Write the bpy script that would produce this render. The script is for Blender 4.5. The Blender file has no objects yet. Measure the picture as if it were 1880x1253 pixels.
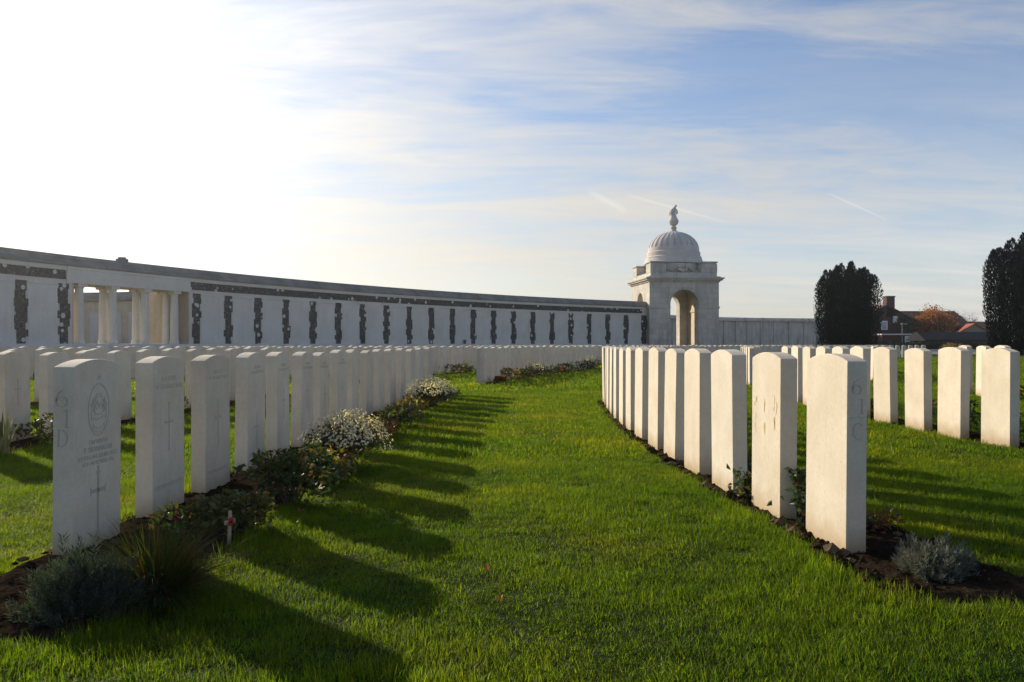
import bpy, bmesh, math, random
import numpy as np
from mathutils import Vector, Matrix, noise, Euler
random.seed(7); rng = np.random.default_rng(11)
PI = math.pi; R = math.radians
S = bpy.context.scene
COL = S.collection
F = 1517.0; CAMZ = 0.87; CX, CY = 50.0, 8.0      # centre of the concentric rows

# ------------------------------------------------------------------ materials
def mat(name, col, rough=0.8, build=None, spec=0.3):
    m = bpy.data.materials.new(name); m.use_nodes = True
    nt = m.node_tree; b = nt.nodes['Principled BSDF']
    b.inputs['Base Color'].default_value = (*col, 1); b.inputs['Roughness'].default_value = rough
    b.inputs['Specular IOR Level'].default_value = spec
    if build: build(nt, b)
    return m
def N(nt, t, **kw):
    n = nt.nodes.new(t)
    for k, v in kw.items():
        if k in n.inputs: n.inputs[k].default_value = v
        else: setattr(n, k, v)
    return n
def L(nt, a, b): nt.links.new(a, b)
def coords(nt, kind='Object', scale=(1, 1, 1)):
    tc = N(nt, 'ShaderNodeTexCoord'); mp = N(nt, 'ShaderNodeMapping'); mp.inputs['Scale'].default_value = scale
    L(nt, tc.outputs[kind], mp.inputs['Vector']); return mp.outputs['Vector']
def noise_n(nt, vec, scale, detail=4, rough=0.6):
    n = N(nt, 'ShaderNodeTexNoise'); n.inputs['Scale'].default_value = scale
    n.inputs['Detail'].default_value = detail; n.inputs['Roughness'].default_value = rough
    if vec is not None: L(nt, vec, n.inputs['Vector'])
    return n.outputs['Fac']
def ramp(nt, fac, stops):
    r = N(nt, 'ShaderNodeValToRGB'); e = r.color_ramp.elements
    while len(e) < len(stops): e.new(0.5)
    for i, (p, c) in enumerate(stops):
        e[i].position = p; e[i].color = (*c, 1) if len(c) == 3 else c
    L(nt, fac, r.inputs['Fac']); return r.outputs['Color']
def mix(nt, fac, a, b, mode='MIX'):
    n = N(nt, 'ShaderNodeMix', data_type='RGBA', blend_type=mode)
    for i, v in ((0, fac), (6, a), (7, b)):
        if isinstance(v, (int, float)): n.inputs[i].default_value = v
        elif isinstance(v, tuple): n.inputs[i].default_value = (*v, 1)
        else: L(nt, v, n.inputs[i])
    return n.outputs[2]
def math_n(nt, op, a, b=0.0, c=None, clamp=False):
    n = N(nt, 'ShaderNodeMath', operation=op, use_clamp=clamp)
    for i, v in enumerate((a, b) if c is None else (a, b, c)):
        if isinstance(v, (int, float)): n.inputs[i].default_value = v
        else: L(nt, v, n.inputs[i])
    return n.outputs[0]
def bump(nt, b, h, strength=0.3, dist=0.01):
    n = N(nt, 'ShaderNodeBump'); n.inputs['Strength'].default_value = strength; n.inputs['Distance'].default_value = dist
    L(nt, h, n.inputs['Height']); L(nt, n.outputs['Normal'], b.inputs['Normal'])
def bw(v): return (v, v, v)

def stone_build(base, stain=True):
    def f(nt, b):
        tc = N(nt, 'ShaderNodeTexCoord'); oi = N(nt, 'ShaderNodeObjectInfo')
        off = N(nt, 'ShaderNodeVectorMath', operation='ADD'); L(nt, tc.outputs['Object'], off.inputs[0])
        sc = N(nt, 'ShaderNodeVectorMath', operation='SCALE'); L(nt, oi.outputs['Location'], sc.inputs[0]); sc.inputs['Scale'].default_value = 3.7
        L(nt, sc.outputs[0], off.inputs[1]); v = off.outputs[0]
        n1 = noise_n(nt, v, 5, 5); n2 = noise_n(nt, v, 60, 3); n3 = noise_n(nt, v, 230, 2)
        d = tuple(c * k for c, k in zip(base, (0.86, 0.84, 0.79)))
        c = ramp(nt, n1, [(0.3, d), (0.68, base)])
        c = mix(nt, 0.10, c, ramp(nt, n2, [(0.35, bw(0.25)), (0.6, bw(1))]), 'MULTIPLY')
        rnd = ramp(nt, oi.outputs['Random'], [(0, (0.90, 0.88, 0.85)), (0.5, (1, 0.985, 0.95)), (1, (0.96, 0.97, 0.97))])
        c = mix(nt, 1.0, c, rnd, 'MULTIPLY')
        # pits and lichen specks
        vo = N(nt, 'ShaderNodeTexVoronoi'); vo.inputs['Scale'].default_value = 26; L(nt, v, vo.inputs['Vector'])
        sp = math_n(nt, 'LESS_THAN', vo.outputs['Distance'], 0.11)
        wn = N(nt, 'ShaderNodeSeparateColor'); L(nt, vo.outputs['Color'], wn.inputs[0])
        sp = math_n(nt, 'MULTIPLY', sp, math_n(nt, 'GREATER_THAN', wn.outputs[0], 0.86))
        c = mix(nt, math_n(nt, 'MULTIPLY', sp, 0.28), c, (0.25, 0.21, 0.15))
        # rain streaks run down from the crown, with their own shape
        mp = N(nt, 'ShaderNodeMapping'); mp.inputs['Scale'].default_value = (28, 28, 1.6); L(nt, v, mp.inputs['Vector'])
        ns = noise_n(nt, mp.outputs[0], 1, 3)
        c = mix(nt, math_n(nt, 'MULTIPLY', ramp(nt, ns, [(0.5, bw(0)), (0.75, bw(1))]), 0.16), c, (0.44, 0.37, 0.27))
        if stain:
            z = N(nt, 'ShaderNodeSeparateXYZ'); L(nt, tc.outputs['Object'], z.inputs[0])
            zz = math_n(nt, 'ADD', z.outputs['Z'], math_n(nt, 'MULTIPLY', noise_n(nt, v, 9, 3), -0.12))
            s = math_n(nt, 'MULTIPLY_ADD', zz, -9.0, 0.5, clamp=True)
            c = mix(nt, s, c, (0.40, 0.30, 0.185))
        L(nt, c, b.inputs['Base Color'])
        bump(nt, b, math_n(nt, 'ADD', n3, math_n(nt, 'MULTIPLY', sp, -1.5)), 0.25, 0.002)
    return f
M = {}
M['headstone'] = mat('headstone_limestone', (0.6, 0.55, 0.46), 0.85, stone_build((0.68, 0.62, 0.52)))
M['engraving'] = mat('engraving_shade_dirt', (0.43, 0.40, 0.33), 0.9)  # darker tone painted for the shade and dirt inside cut letters
M['engraving_soft'] = mat('engraving_shade_dirt_soft', (0.49, 0.45, 0.37), 0.9)

def panel_build(nt, b):
    v = coords(nt, 'Object'); n1 = noise_n(nt, v, 0.9, 5)
    c = ramp(nt, n1, [(0.3, (0.58, 0.55, 0.49)), (0.7, (0.68, 0.655, 0.60))])
    mp = N(nt, 'ShaderNodeMapping'); mp.inputs['Scale'].default_value = (1, 7.0, 0.35); L(nt, v, mp.inputs['Vector'])
    ns = noise_n(nt, mp.outputs[0], 1.5, 3)
    c = mix(nt, 0.35, c, ramp(nt, ns, [(0.35, bw(0.80)), (0.65, bw(1.0))]), 'MULTIPLY')
    # columns of small carved lettering, too small to read
    mp2 = N(nt, 'ShaderNodeMapping'); mp2.inputs['Scale'].default_value = (1, 16, 55); L(nt, v, mp2.inputs['Vector'])
    nn = noise_n(nt, mp2.outputs[0], 1, 2)
    c = mix(nt, 0.4, c, ramp(nt, nn, [(0.42, bw(0.78)), (0.55, bw(1.0))]), 'MULTIPLY')
    L(nt, c, b.inputs['Base Color'])
M['name_panel'] = mat('name_panel_stone', (0.6, 0.6, 0.57), 0.8, panel_build)
def wallstone(a, bcol, stain=0.0, course=0.0):
    def f(nt, b):
        v = coords(nt, 'Object'); n1 = noise_n(nt, v, 0.7, 6, 0.65); n2 = noise_n(nt, v, 7, 4)
        c = ramp(nt, n1, [(0.3, a), (0.7, bcol)])
        c = mix(nt, 0.3, c, ramp(nt, n2, [(0.3, bw(0.75)), (0.65, bw(1))]), 'MULTIPLY')
        if course:
            br = N(nt, 'ShaderNodeTexBrick'); br.inputs['Scale'].default_value = 1.0
            br.inputs['Mortar Size'].default_value = 0.009; br.inputs['Brick Width'].default_value = 0.95; br.inputs['Row Height'].default_value = 0.42
            br.inputs['Color1'].default_value = (1, 1, 1, 1); br.inputs['Color2'].default_value = (0.84, 0.83, 0.81, 1); br.inputs['Mortar'].default_value = (0.62, 0.6, 0.56, 1)
            s = N(nt, 'ShaderNodeSeparateXYZ'); L(nt, v, s.inputs[0]); cb = N(nt, 'ShaderNodeCombineXYZ')
            L(nt, math_n(nt, 'ADD', s.outputs[0], s.outputs[1]), cb.inputs[0]); L(nt, s.outputs[2], cb.inputs[1]); L(nt, cb.outputs[0], br.inputs['Vector'])
            c = mix(nt, course, c, br.outputs['Color'], 'MULTIPLY')
        if stain:
            mp = N(nt, 'ShaderNodeMapping'); mp.inputs['Scale'].default_value = (1.3, 1.3, 0.22); L(nt, v, mp.inputs['Vector'])
            ns = noise_n(nt, mp.outputs[0], 1.6, 5, 0.7)
            c = mix(nt, math_n(nt, 'MULTIPLY', ramp(nt, ns, [(0.5, bw(0)), (0.68, bw(1))]), stain), c, (0.24, 0.21, 0.17))
        L(nt, c, b.inputs['Base Color']); bump(nt, b, n2, 0.3, 0.02)
    return f
M['wall_stone'] = mat('memorial_wall_stone', (0.55, 0.54, 0.5), 0.85, wallstone((0.53, 0.50, 0.44), (0.65, 0.62, 0.555)))
M['pavilion_stone'] = mat('pavilion_stone', (0.5, 0.48, 0.43), 0.85, wallstone((0.47, 0.445, 0.39), (0.65, 0.62, 0.55), 0.6, 0.9))
M['dome_stone'] = mat('dome_stone', (0.5, 0.46, 0.43), 0.85, wallstone((0.52, 0.48, 0.45), (0.62, 0.58, 0.545), 0.25))
M['far_wall_stone'] = mat('weathered_wall_stone', (0.4, 0.37, 0.32), 0.9, wallstone((0.46, 0.42, 0.355), (0.62, 0.585, 0.51), 0.75))
M['column_stone'] = mat('column_stone', (0.6, 0.57, 0.5), 0.85, wallstone((0.56, 0.53, 0.46), (0.66, 0.63, 0.56)))
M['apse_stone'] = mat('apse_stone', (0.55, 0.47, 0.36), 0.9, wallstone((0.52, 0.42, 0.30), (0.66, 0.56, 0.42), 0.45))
def coping_build(nt, b):
    v = coords(nt, 'Object'); n1 = noise_n(nt, v, 1.2, 6); n2 = noise_n(nt, v, 12, 3)
    mp = N(nt, 'ShaderNodeMapping'); mp.inputs['Scale'].default_value = (0.25, 0.25, 9); L(nt, v, mp.inputs['Vector'])
    n3 = noise_n(nt, mp.outputs[0], 1.2, 3)
    c = ramp(nt, n1, [(0.3, (0.16, 0.158, 0.14)), (0.7, (0.29, 0.283, 0.25))])
    c = mix(nt, 0.6, c, ramp(nt, n3, [(0.35, bw(0.62)), (0.6, bw(1))]), 'MULTIPLY')
    c = mix(nt, 0.3, c, ramp(nt, n2, [(0.3, bw(0.7)), (0.6, bw(1))]), 'MULTIPLY')
    L(nt, c, b.inputs['Base Color']); bump(nt, b, n1, 0.4, 0.03)
M['coping'] = mat('weathered_coping', (0.15, 0.15, 0.13), 0.9, coping_build)
def flint_build(nt, b):
    v = coords(nt, 'Object'); vo = N(nt, 'ShaderNodeTexVoronoi'); vo.inputs['Scale'].default_value = 16; L(nt, v, vo.inputs['Vector'])
    sc = N(nt, 'ShaderNodeSeparateColor'); L(nt, vo.outputs['Color'], sc.inputs[0])
    c = ramp(nt, sc.outputs[0], [(0.0, (0.018, 0.019, 0.019)), (0.6, (0.045, 0.045, 0.042)), (0.92, (0.10, 0.10, 0.09)), (0.97, (0.2, 0.2, 0.18))])
    ve = N(nt, 'ShaderNodeTexVoronoi', feature='DISTANCE_TO_EDGE'); ve.inputs['Scale'].default_value = 16; L(nt, v, ve.inputs['Vector'])
    c = mix(nt, math_n(nt, 'LESS_THAN', ve.outputs['Distance'], 0.04), c, (0.045, 0.053, 0.047))
    vs = N(nt, 'ShaderNodeTexVoronoi'); vs.inputs['Scale'].default_value = 2.6; L(nt, v, vs.inputs['Vector'])
    s2 = N(nt, 'ShaderNodeSeparateColor'); L(nt, vs.outputs['Color'], s2.inputs[0])
    sp = math_n(nt, 'MULTIPLY', math_n(nt, 'LESS_THAN', vs.outputs['Distance'], 0.26), math_n(nt, 'GREATER_THAN', s2.outputs[1], 0.40))
    c = mix(nt, sp, c, (0.52, 0.51, 0.47))
    L(nt, c, b.inputs['Base Color']); bump(nt, b, vo.outputs['Distance'], 0.6, 0.03)
M['flint'] = mat('knapped_flint', (0.05, 0.05, 0.05), 0.55, flint_build)

def leafmat(name, cols, rough=0.5, trans=0.35, spec=0.35, per='island'):
    m = bpy.data.materials.new(name); m.use_nodes = True; nt = m.node_tree; b = nt.nodes['Principled BSDF']
    g = N(nt, 'ShaderNodeNewGeometry')
    c = ramp(nt, g.outputs['Random Per Island'], [((i + .5) / len(cols), k) for i, k in enumerate(cols)])
    L(nt, c, b.inputs['Base Color']); b.inputs['Roughness'].default_value = rough; b.inputs['Specular IOR Level'].default_value = spec
    if trans:
        t = N(nt, 'ShaderNodeBsdfTranslucent'); ms = N(nt, 'ShaderNodeMixShader'); ms.inputs[0].default_value = trans
        tcol = mix(nt, 1.0, c, (1.5, 1.45, 0.75), 'MULTIPLY'); L(nt, tcol, t.inputs['Color'])
        L(nt, b.outputs[0], ms.inputs[1]); L(nt, t.outputs[0], ms.inputs[2]); L(nt, ms.outputs[0], nt.nodes['Material Output'].inputs['Surface'])
    return m
M['shrub_leaf'] = leafmat('shrub_leaf', [(0.03, 0.05, 0.015), (0.05, 0.08, 0.02), (0.08, 0.10, 0.03), (0.10, 0.07, 0.02)])
M['rose_leaf'] = leafmat('rose_leaf', [(0.025, 0.05, 0.02), (0.04, 0.07, 0.025), (0.06, 0.09, 0.03), (0.12, 0.09, 0.02)], 0.5, 0.3, 0.2)
M['rust_leaf'] = leafmat('rust_leaf', [(0.16, 0.05, 0.015), (0.22, 0.08, 0.02), (0.08, 0.07, 0.02), (0.06, 0.08, 0.02)])
M['yellow_leaf'] = leafmat('yellow_leaf', [(0.30, 0.22, 0.03), (0.20, 0.18, 0.03), (0.09, 0.11, 0.02), (0.28, 0.12, 0.02)])
M['grey_leaf'] = leafmat('grey_leaf', [(0.034, 0.055, 0.038), (0.055, 0.080, 0.056), (0.085, 0.115, 0.086), (0.022, 0.036, 0.024)], 0.7, 0.2)
M['silver_leaf'] = leafmat('silver_leaf', [(0.09, 0.105, 0.09), (0.13, 0.145, 0.125), (0.06, 0.068, 0.06), (0.165, 0.17, 0.15)], 0.7, 0.2)
M['sedge_blade'] = leafmat('sedge_blade', [(0.03, 0.05, 0.015), (0.05, 0.08, 0.022), (0.10, 0.085, 0.02), (0.025, 0.04, 0.012), (0.04, 0.065, 0.02), (0.045, 0.06, 0.02), (0.15, 0.07, 0.015)], 0.7, 0.4, 0.1)
M['sword_blade'] = leafmat('sword_blade', [(0.10, 0.13, 0.05), (0.30, 0.30, 0.17), (0.07, 0.10, 0.04)], 0.5, 0.35)
M['petal'] = leafmat('white_petal', [(0.78, 0.74, 0.64), (0.8, 0.77, 0.69), (0.66, 0.60, 0.49), (0.45, 0.38, 0.28)], 0.8, 0.5, 0.1)
M['stem'] = mat('plant_stem', (0.06, 0.05, 0.03), 0.8)
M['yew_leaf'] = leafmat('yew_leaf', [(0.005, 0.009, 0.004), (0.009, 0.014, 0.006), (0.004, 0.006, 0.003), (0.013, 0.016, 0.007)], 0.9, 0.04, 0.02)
M['hedge_leaf'] = leafmat('hedge_leaf', [(0.015, 0.025, 0.01), (0.025, 0.035, 0.014)], 0.8, 0.1, 0.06)
M['autumn_leaf'] = leafmat('autumn_leaf', [(0.36, 0.11, 0.022), (0.46, 0.17, 0.03), (0.20, 0.08, 0.02), (0.10, 0.08, 0.025)], 0.6, 0.4)
M['crimson_leaf'] = leafmat('crimson_leaf', [(0.22, 0.06, 0.05), (0.16, 0.05, 0.04)], 0.6, 0.3)
M['bark'] = mat('tree_bark', (0.045, 0.035, 0.028), 0.9)
M['fallen'] = leafmat('fallen_leaf', [(0.30, 0.12, 0.04), (0.22, 0.06, 0.03)], 0.6, 0.3)
M['poppy'] = mat('poppy_red', (0.42, 0.02, 0.025), 0.7); M['poppy_heart'] = mat('poppy_black', (0.01, 0.01, 0.01), 0.7)
M['wood'] = mat('pale_wood', (0.42, 0.30, 0.19), 0.8)

def soil_build(nt, b):
    v = coords(nt, 'Object'); n1 = noise_n(nt, v, 6, 6, 0.7); n2 = noise_n(nt, v, 70, 4, 0.7)
    c = ramp(nt, n1, [(0.3, (0.014, 0.010, 0.007)), (0.7, (0.045, 0.031, 0.020))])
    c = mix(nt, 0.6, c, ramp(nt, n2, [(0.3, bw(0.45)), (0.7, bw(1.15))]), 'MULTIPLY')
    L(nt, c, b.inputs['Base Color']); bump(nt, b, n2, 0.9, 0.012)
M['soil'] = mat('garden_soil', (0.06, 0.04, 0.03), 0.95, soil_build, 0.0)
M['clod'] = mat('dry_soil_clod', (0.10, 0.072, 0.047), 0.95, None, 0.0)
def ground_build(nt, b):
    v = coords(nt, 'Object'); n1 = noise_n(nt, v, 0.35, 4); n2 = noise_n(nt, v, 3.2, 4); n3 = noise_n(nt, v, 60, 3, 0.7)
    c = ramp(nt, n1, [(0.35, (0.022, 0.042, 0.006)), (0.65, (0.04, 0.06, 0.008))])
    c = mix(nt, 0.5, c, ramp(nt, n2, [(0.3, bw(0.55)), (0.7, bw(1.15))]), 'MULTIPLY')
    c = mix(nt, 0.7, c, ramp(nt, n3, [(0.3, bw(0.3)), (0.7, bw(1.3))]), 'MULTIPLY')
    L(nt, c, b.inputs['Base Color']); bump(nt, b, n3, 1.0, 0.04)
M['ground'] = mat('lawn_ground', (0.06, 0.09, 0.02), 0.95, ground_build, 0.1)
def blade_build():
    m = bpy.data.materials.new('grass_blade'); m.use_nodes = True; nt = m.node_tree; b = nt.nodes['Principled BSDF']
    oi = N(nt, 'ShaderNodeObjectInfo'); g = N(nt, 'ShaderNodeNewGeometry')
    n1 = noise_n(nt, oi.outputs['Location'], 0.8, 4); n0 = noise_n(nt, oi.outputs['Location'], 6.5, 2)
    c1 = ramp(nt, n1, [(0.3, (0.038, 0.090, 0.007)), (0.52, (0.070, 0.122, 0.010)), (0.7, (0.120, 0.148, 0.016))])
    c1 = mix(nt, 0.8, c1, ramp(nt, n0, [(0.3, bw(0.5)), (0.7, bw(1.25))]), 'MULTIPLY')
    c2 = ramp(nt, g.outputs['Random Per Island'], [(0.0, (0.7, 0.75, 0.7)), (0.5, (1, 1, 1)), (0.86, (1.2, 1.1, 1.0)), (0.93, (2.2, 1.4, 1.5)), (1, (2.5, 1.6, 2.4))])
    c = mix(nt, 1.0, c1, c2, 'MULTIPLY'); L(nt, c, b.inputs['Base Color'])
    b.inputs['Roughness'].default_value = 0.5; b.inputs['Specular IOR Level'].default_value = 0.16
    t = N(nt, 'ShaderNodeBsdfTranslucent'); L(nt, mix(nt, 1.0, c, (2.45, 2.25, 0.48), 'MULTIPLY'), t.inputs['Color'])
    ms = N(nt, 'ShaderNodeMixShader'); ms.inputs[0].default_value = 0.64
    L(nt, b.outputs[0], ms.inputs[1]); L(nt, t.outputs[0], ms.inputs[2]); L(nt, ms.outputs[0], nt.nodes['Material Output'].inputs['Surface'])
    return m
M['blade'] = blade_build()
def brick_build(c1, c2, mo, w=0.22, h=0.075):
    def f(nt, b):
        v = coords(nt, 'Object'); s = N(nt, 'ShaderNodeSeparateXYZ'); L(nt, v, s.inputs[0]); cb = N(nt, 'ShaderNodeCombineXYZ')
        L(nt, math_n(nt, 'ADD', s.outputs[0], s.outputs[1]), cb.inputs[0]); L(nt, s.outputs[2], cb.inputs[1])
        br = N(nt, 'ShaderNodeTexBrick'); br.inputs['Scale'].default_value = 1; br.inputs['Brick Width'].default_value = w; br.inputs['Row Height'].default_value = h
        br.inputs['Mortar Size'].default_value = 0.01
        for k, q in (('Color1', c1), ('Color2', c2), ('Mortar', mo)): br.inputs[k].default_value = (*q, 1)
        L(nt, cb.outputs[0], br.inputs['Vector'])
        n = noise_n(nt, v, 1.5, 4); L(nt, mix(nt, 0.4, br.outputs['Color'], ramp(nt, n, [(0.3, bw(0.6)), (0.7, bw(1.1))]), 'MULTIPLY'), b.inputs['Base Color'])
    return f
M['brick'] = mat('red_brick', (0.2, 0.06, 0.04), 0.9, brick_build((0.095, 0.026, 0.02), (0.07, 0.02, 0.015), (0.08, 0.06, 0.05)))
M['roof_tile'] = mat('brown_roof_tile', (0.1, 0.05, 0.035), 0.85, brick_build((0.13, 0.055, 0.035), (0.09, 0.04, 0.028), (0.05, 0.025, 0.02), 0.3, 0.3))
M['orange_tile'] = mat('orange_roof_tile', (0.4, 0.12, 0.05), 0.8, brick_build((0.42, 0.13, 0.06), (0.34, 0.10, 0.045), (0.2, 0.06, 0.03), 0.3, 0.3))
M['render'] = mat('grey_render', (0.30, 0.27, 0.2), 0.9); M['white_paint'] = mat('white_paint', (0.7, 0.7, 0.68), 0.6)
M['glass'] = mat('window_glass', (0.25, 0.30, 0.33), 0.15, None, 0.8)
M['slate'] = mat('dark_slate', (0.022, 0.024, 0.028), 0.9, None, 0.1); M['metal'] = mat('dark_teal_metal', (0.06, 0.09, 0.10), 0.5)
M['path'] = mat('pale_gravel_path', (0.42, 0.37, 0.27), 0.95); M['road'] = mat('grey_road', (0.16, 0.16, 0.15), 0.95); M['kerb'] = mat('pale_kerb_stone', (0.5, 0.48, 0.42), 0.9)

# ------------------------------------------------------------------ mesh helpers
class MB:
    def __init__(s): s.v = []; s.f = []; s.m = []
    def add(s, verts, faces, mi=0):
        o = len(s.v); s.v.extend([tuple(p) for p in verts]); s.f.extend([tuple(i + o for i in f) for f in faces]); s.m.extend([mi] * len(faces))
    def box(s, x0, x1, y0, y1, z0, z1, mi=0, T=None):
        vs = [(x, y, z) for z in (z0, z1) for y in (y0, y1) for x in (x0, x1)]
        if T: vs = [T @ Vector(p) for p in vs]
        s.add(vs, [(0, 2, 3, 1), (4, 5, 7, 6), (0, 1, 5, 4), (2, 6, 7, 3), (0, 4, 6, 2), (1, 3, 7, 5)], mi)
    def prism(s, pts, fn0, fn1, mi=0):           # closed outline, two mappings of (a, b) to 3-D
        n = len(pts); s.add([fn0(*p) for p in pts] + [fn1(*p) for p in pts],
              [tuple(range(n))[::-1], tuple(range(n, 2 * n))] + [(i, (i + 1) % n, n + (i + 1) % n, n + i) for i in range(n)], mi)
    def lathe(s, prof, n=32, c=(0, 0, 0), mi=0, rmod=None, cap=True):
        vs = []
        for (r, z) in prof:
            for k in range(n):
                a = 2 * PI * k / n; q = r * (rmod(a, z) if rmod else 1)
                vs.append((c[0] + q * math.cos(a), c[1] + q * math.sin(a), c[2] + z))
        fs = [(j * n + k, j * n + (k + 1) % n, (j + 1) * n + (k + 1) % n, (j + 1) * n + k) for j in range(len(prof) - 1) for k in range(n)]
        if cap: fs += [tuple(range(n))[::-1], tuple(range((len(prof) - 1) * n, len(prof) * n))]
        s.add(vs, fs, mi)
    def tube(s, pts, rad, n=6, mi=0):
        pts = [Vector(p) for p in pts]; rings = []
        for i, p in enumerate(pts):
            d = (pts[min(i + 1, len(pts) - 1)] - pts[max(i - 1, 0)]).normalized()
            u = d.cross(Vector((0.13, 0.31, 0.94))); u = u.normalized() if u.length > 1e-4 else Vector((1, 0, 0)); w = d.cross(u)
            r = rad[i] if isinstance(rad, (list, tuple)) else rad
            rings += [p + (u * math.cos(2 * PI * k / n) + w * math.sin(2 * PI * k / n)) * r for k in range(n)]
        m = len(pts)
        s.add(rings, [(j * n + k, j * n + (k + 1) % n, (j + 1) * n + (k + 1) % n, (j + 1) * n + k) for j in range(m - 1) for k in range(n)] + [tuple(range(n))[::-1], tuple(range((m - 1) * n, m * n))], mi)
    def leaf(s, c, d, up, l, w, mi=0, fold=0.25):
        d = d.normalized(); side = d.cross(up)
        side = side.normalized() if side.length > 1e-4 else Vector((1, 0, 0)); nn = side.cross(d)
        a = c; t = c + d * l; q = c + d * l * 0.45
        s.add([a, q + side * w / 2 + nn * w * fold, t, q - side * w / 2 + nn * w * fold], [(0, 1, 2), (0, 2, 3)], mi)
    def blade(s, c, d, up0, l, w, mi=0, droop=0.5, seg=3):
        p = Vector(c); dd = Vector((d.x * (1 - up0), d.y * (1 - up0), up0)).normalized(); side = Vector((-d.y, d.x, 0)).normalized()
        vs = []
        for i in range(seg + 1):
            ww = w * (1 - (i / seg) ** 1.6) * 0.5
            vs += [p - side * ww, p + side * ww] if i < seg else [p.copy()]
            p = p + dd * (l / seg); dd = (dd + Vector((d.x, d.y, -0.6)) * droop / seg).normalized()
        fs = [(2 * i, 2 * i + 1, 2 * i + 3, 2 * i + 2) for i in range(seg - 1)] + [(2 * seg - 2, 2 * seg - 1, 2 * seg)]
        s.add(vs, fs, mi)
    def build(s, name, mats, parent=None, smooth=False, bevel=0.0, link=True):
        me = bpy.data.meshes.new(name); me.from_pydata(s.v, [], s.f); me.update()
        mats = mats if isinstance(mats, (list, tuple)) else [mats]
        for m in mats: me.materials.append(m)
        if len(mats) > 1: me.polygons.foreach_set('material_index', s.m)
        if bevel:
            bm = bmesh.new(); bm.from_mesh(me); bmesh.ops.recalc_face_normals(bm, faces=bm.faces)
            es = [e for e in bm.edges if len(e.link_faces) == 2 and e.calc_face_angle(0) > 0.6]
            bmesh.ops.bevel(bm, geom=es, offset=bevel, segments=2, affect='EDGES', profile=0.6, clamp_overlap=True); bm.to_mesh(me); bm.free()
        elif s.f and len(s.f) < 60000:
            bm = bmesh.new(); bm.from_mesh(me); bmesh.ops.recalc_face_normals(bm, faces=bm.faces); bm.to_mesh(me); bm.free()
        if smooth: me.polygons.foreach_set('use_smooth', [True] * len(me.polygons))
        o = bpy.data.objects.new(name, me)
        if link: COL.objects.link(o)
        if parent: o.parent = parent
        return o
def tag(o, label=None, cat=None, group=None, kind=None):
    for k, v in (('label', label), ('category', cat), ('group', group), ('kind', kind)):
        if v: o[k] = v
    return o
def empty(name, loc, rz=0.0):
    o = bpy.data.objects.new(name, None); COL.objects.link(o); o.location = loc; o.rotation_euler = (0, 0, rz); o.empty_display_size = 0.2; return o
def polar(r, a): return (CX - r * math.cos(R(a)), CY + r * math.sin(R(a)))
def text_mesh(body, size, ext=0.0006, align='CENTER'):
    cu = bpy.data.curves.new('inscription', 'FONT'); cu.body = body; cu.size = size; cu.extrude = ext; cu.align_x = align; cu.resolution_u = 2; cu.space_line = 1.0
    o = bpy.data.objects.new('inscription', cu); COL.objects.link(o); dg = bpy.context.evaluated_depsgraph_get(); dg.update()
    me = bpy.data.meshes.new_from_object(o.evaluated_get(dg)); bpy.data.objects.remove(o); bpy.data.curves.remove(cu)
    return me
# ------------------------------------------------------------------ rows of headstones
ORD = 'first second third fourth fifth sixth seventh eighth ninth tenth eleventh twelfth thirteenth fourteenth fifteenth sixteenth seventeenth eighteenth nineteenth twentieth'.split()
W2, T2, SH, CR = 0.19, 0.042, 0.776, 0.807
def headstone_outline(n=12):
    rad = (W2 ** 2 + (CR - SH) ** 2) / (2 * (CR - SH)); zc = CR - rad; a0 = math.asin(W2 / rad)
    return [(-W2, -0.12), (W2, -0.12)] + [(rad * math.sin(a0 - 2 * a0 * i / n), zc + rad * math.cos(a0 - 2 * a0 * i / n)) for i in range(n + 1)]
def headstone_mesh(n, bev):
    mb = MB(); mb.prism(headstone_outline(n), lambda a, b: (-T2, a, b), lambda a, b: (T2, a, b)); return mb.build('headstone', M['headstone'], bevel=bev, link=False).data
HS_NEAR, HS_FAR = headstone_mesh(16, 0.0035), headstone_mesh(8, 0)
for p in HS_NEAR.polygons: p.use_smooth = False

rows = []        # (x, y, angle, visible size, row key, index)
D_off = [843, 691, 588, 509.5, 453, 406.4, 370, 334.6, 306.6, 279.7, 255.6, 233.7, 214, 195.3, 178, 162]
C_lef = [1484, 1384, 1310.8, 1258.3, 1219.5, 1191, 1165.8, 1148.2, 1135.5, 1124.9, 1117.3, 1111.8, 1107.6, 1105]
E_lef = [1803, 1722, 1662, 1605, 1560, 1527, 1496, 1472, 1451, 1432]
D_pts = [(-o * (3.3 + .70 * k) / F + T2, 3.3 + .70 * k + W2) for k, o in enumerate(D_off)]
C_pts = [((x - 940) * (3.33 + .655 * k + .38) / F + T2, 3.33 + .655 * k + W2) for k, x in enumerate(C_lef)]
E_pts = [((x - 940) * (6.85 + .65 * k + .38) / F + T2, 6.85 + .65 * k + W2) for k, x in enumerate(E_lef)]
def ring(r, a0, a1, pitch=0.66):
    n = int(R(a1 - a0) * r / pitch); return [polar(r, a0 + math.degrees(pitch / r) * k) for k in range(n + 1)]
ROWS = {'left_near': D_pts, 'right_near': C_pts, 'right_second': E_pts}
ROWS['left_second'] = [(54.4 and polar(54.4, math.degrees(math.asin((7.1 + .65 * k + W2 - 8) / 54.4)))) for k in range(-3, 11)]
for i, r in enumerate((57.2, 60.0, 62.8, 65.4)): ROWS['left_back_%d' % i] = ring(r, -1.5, 6.3)
ROWS['right_third'] = [(7.62 + .1 * k, 12.65 + .7 * k + W2) for k in range(3)]
ROWS['mid_a'] = ring(51.6, 10.85, 24.2)
ROWS['mid_b'] = ring(54.4, 10.85, 24.2)
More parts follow.
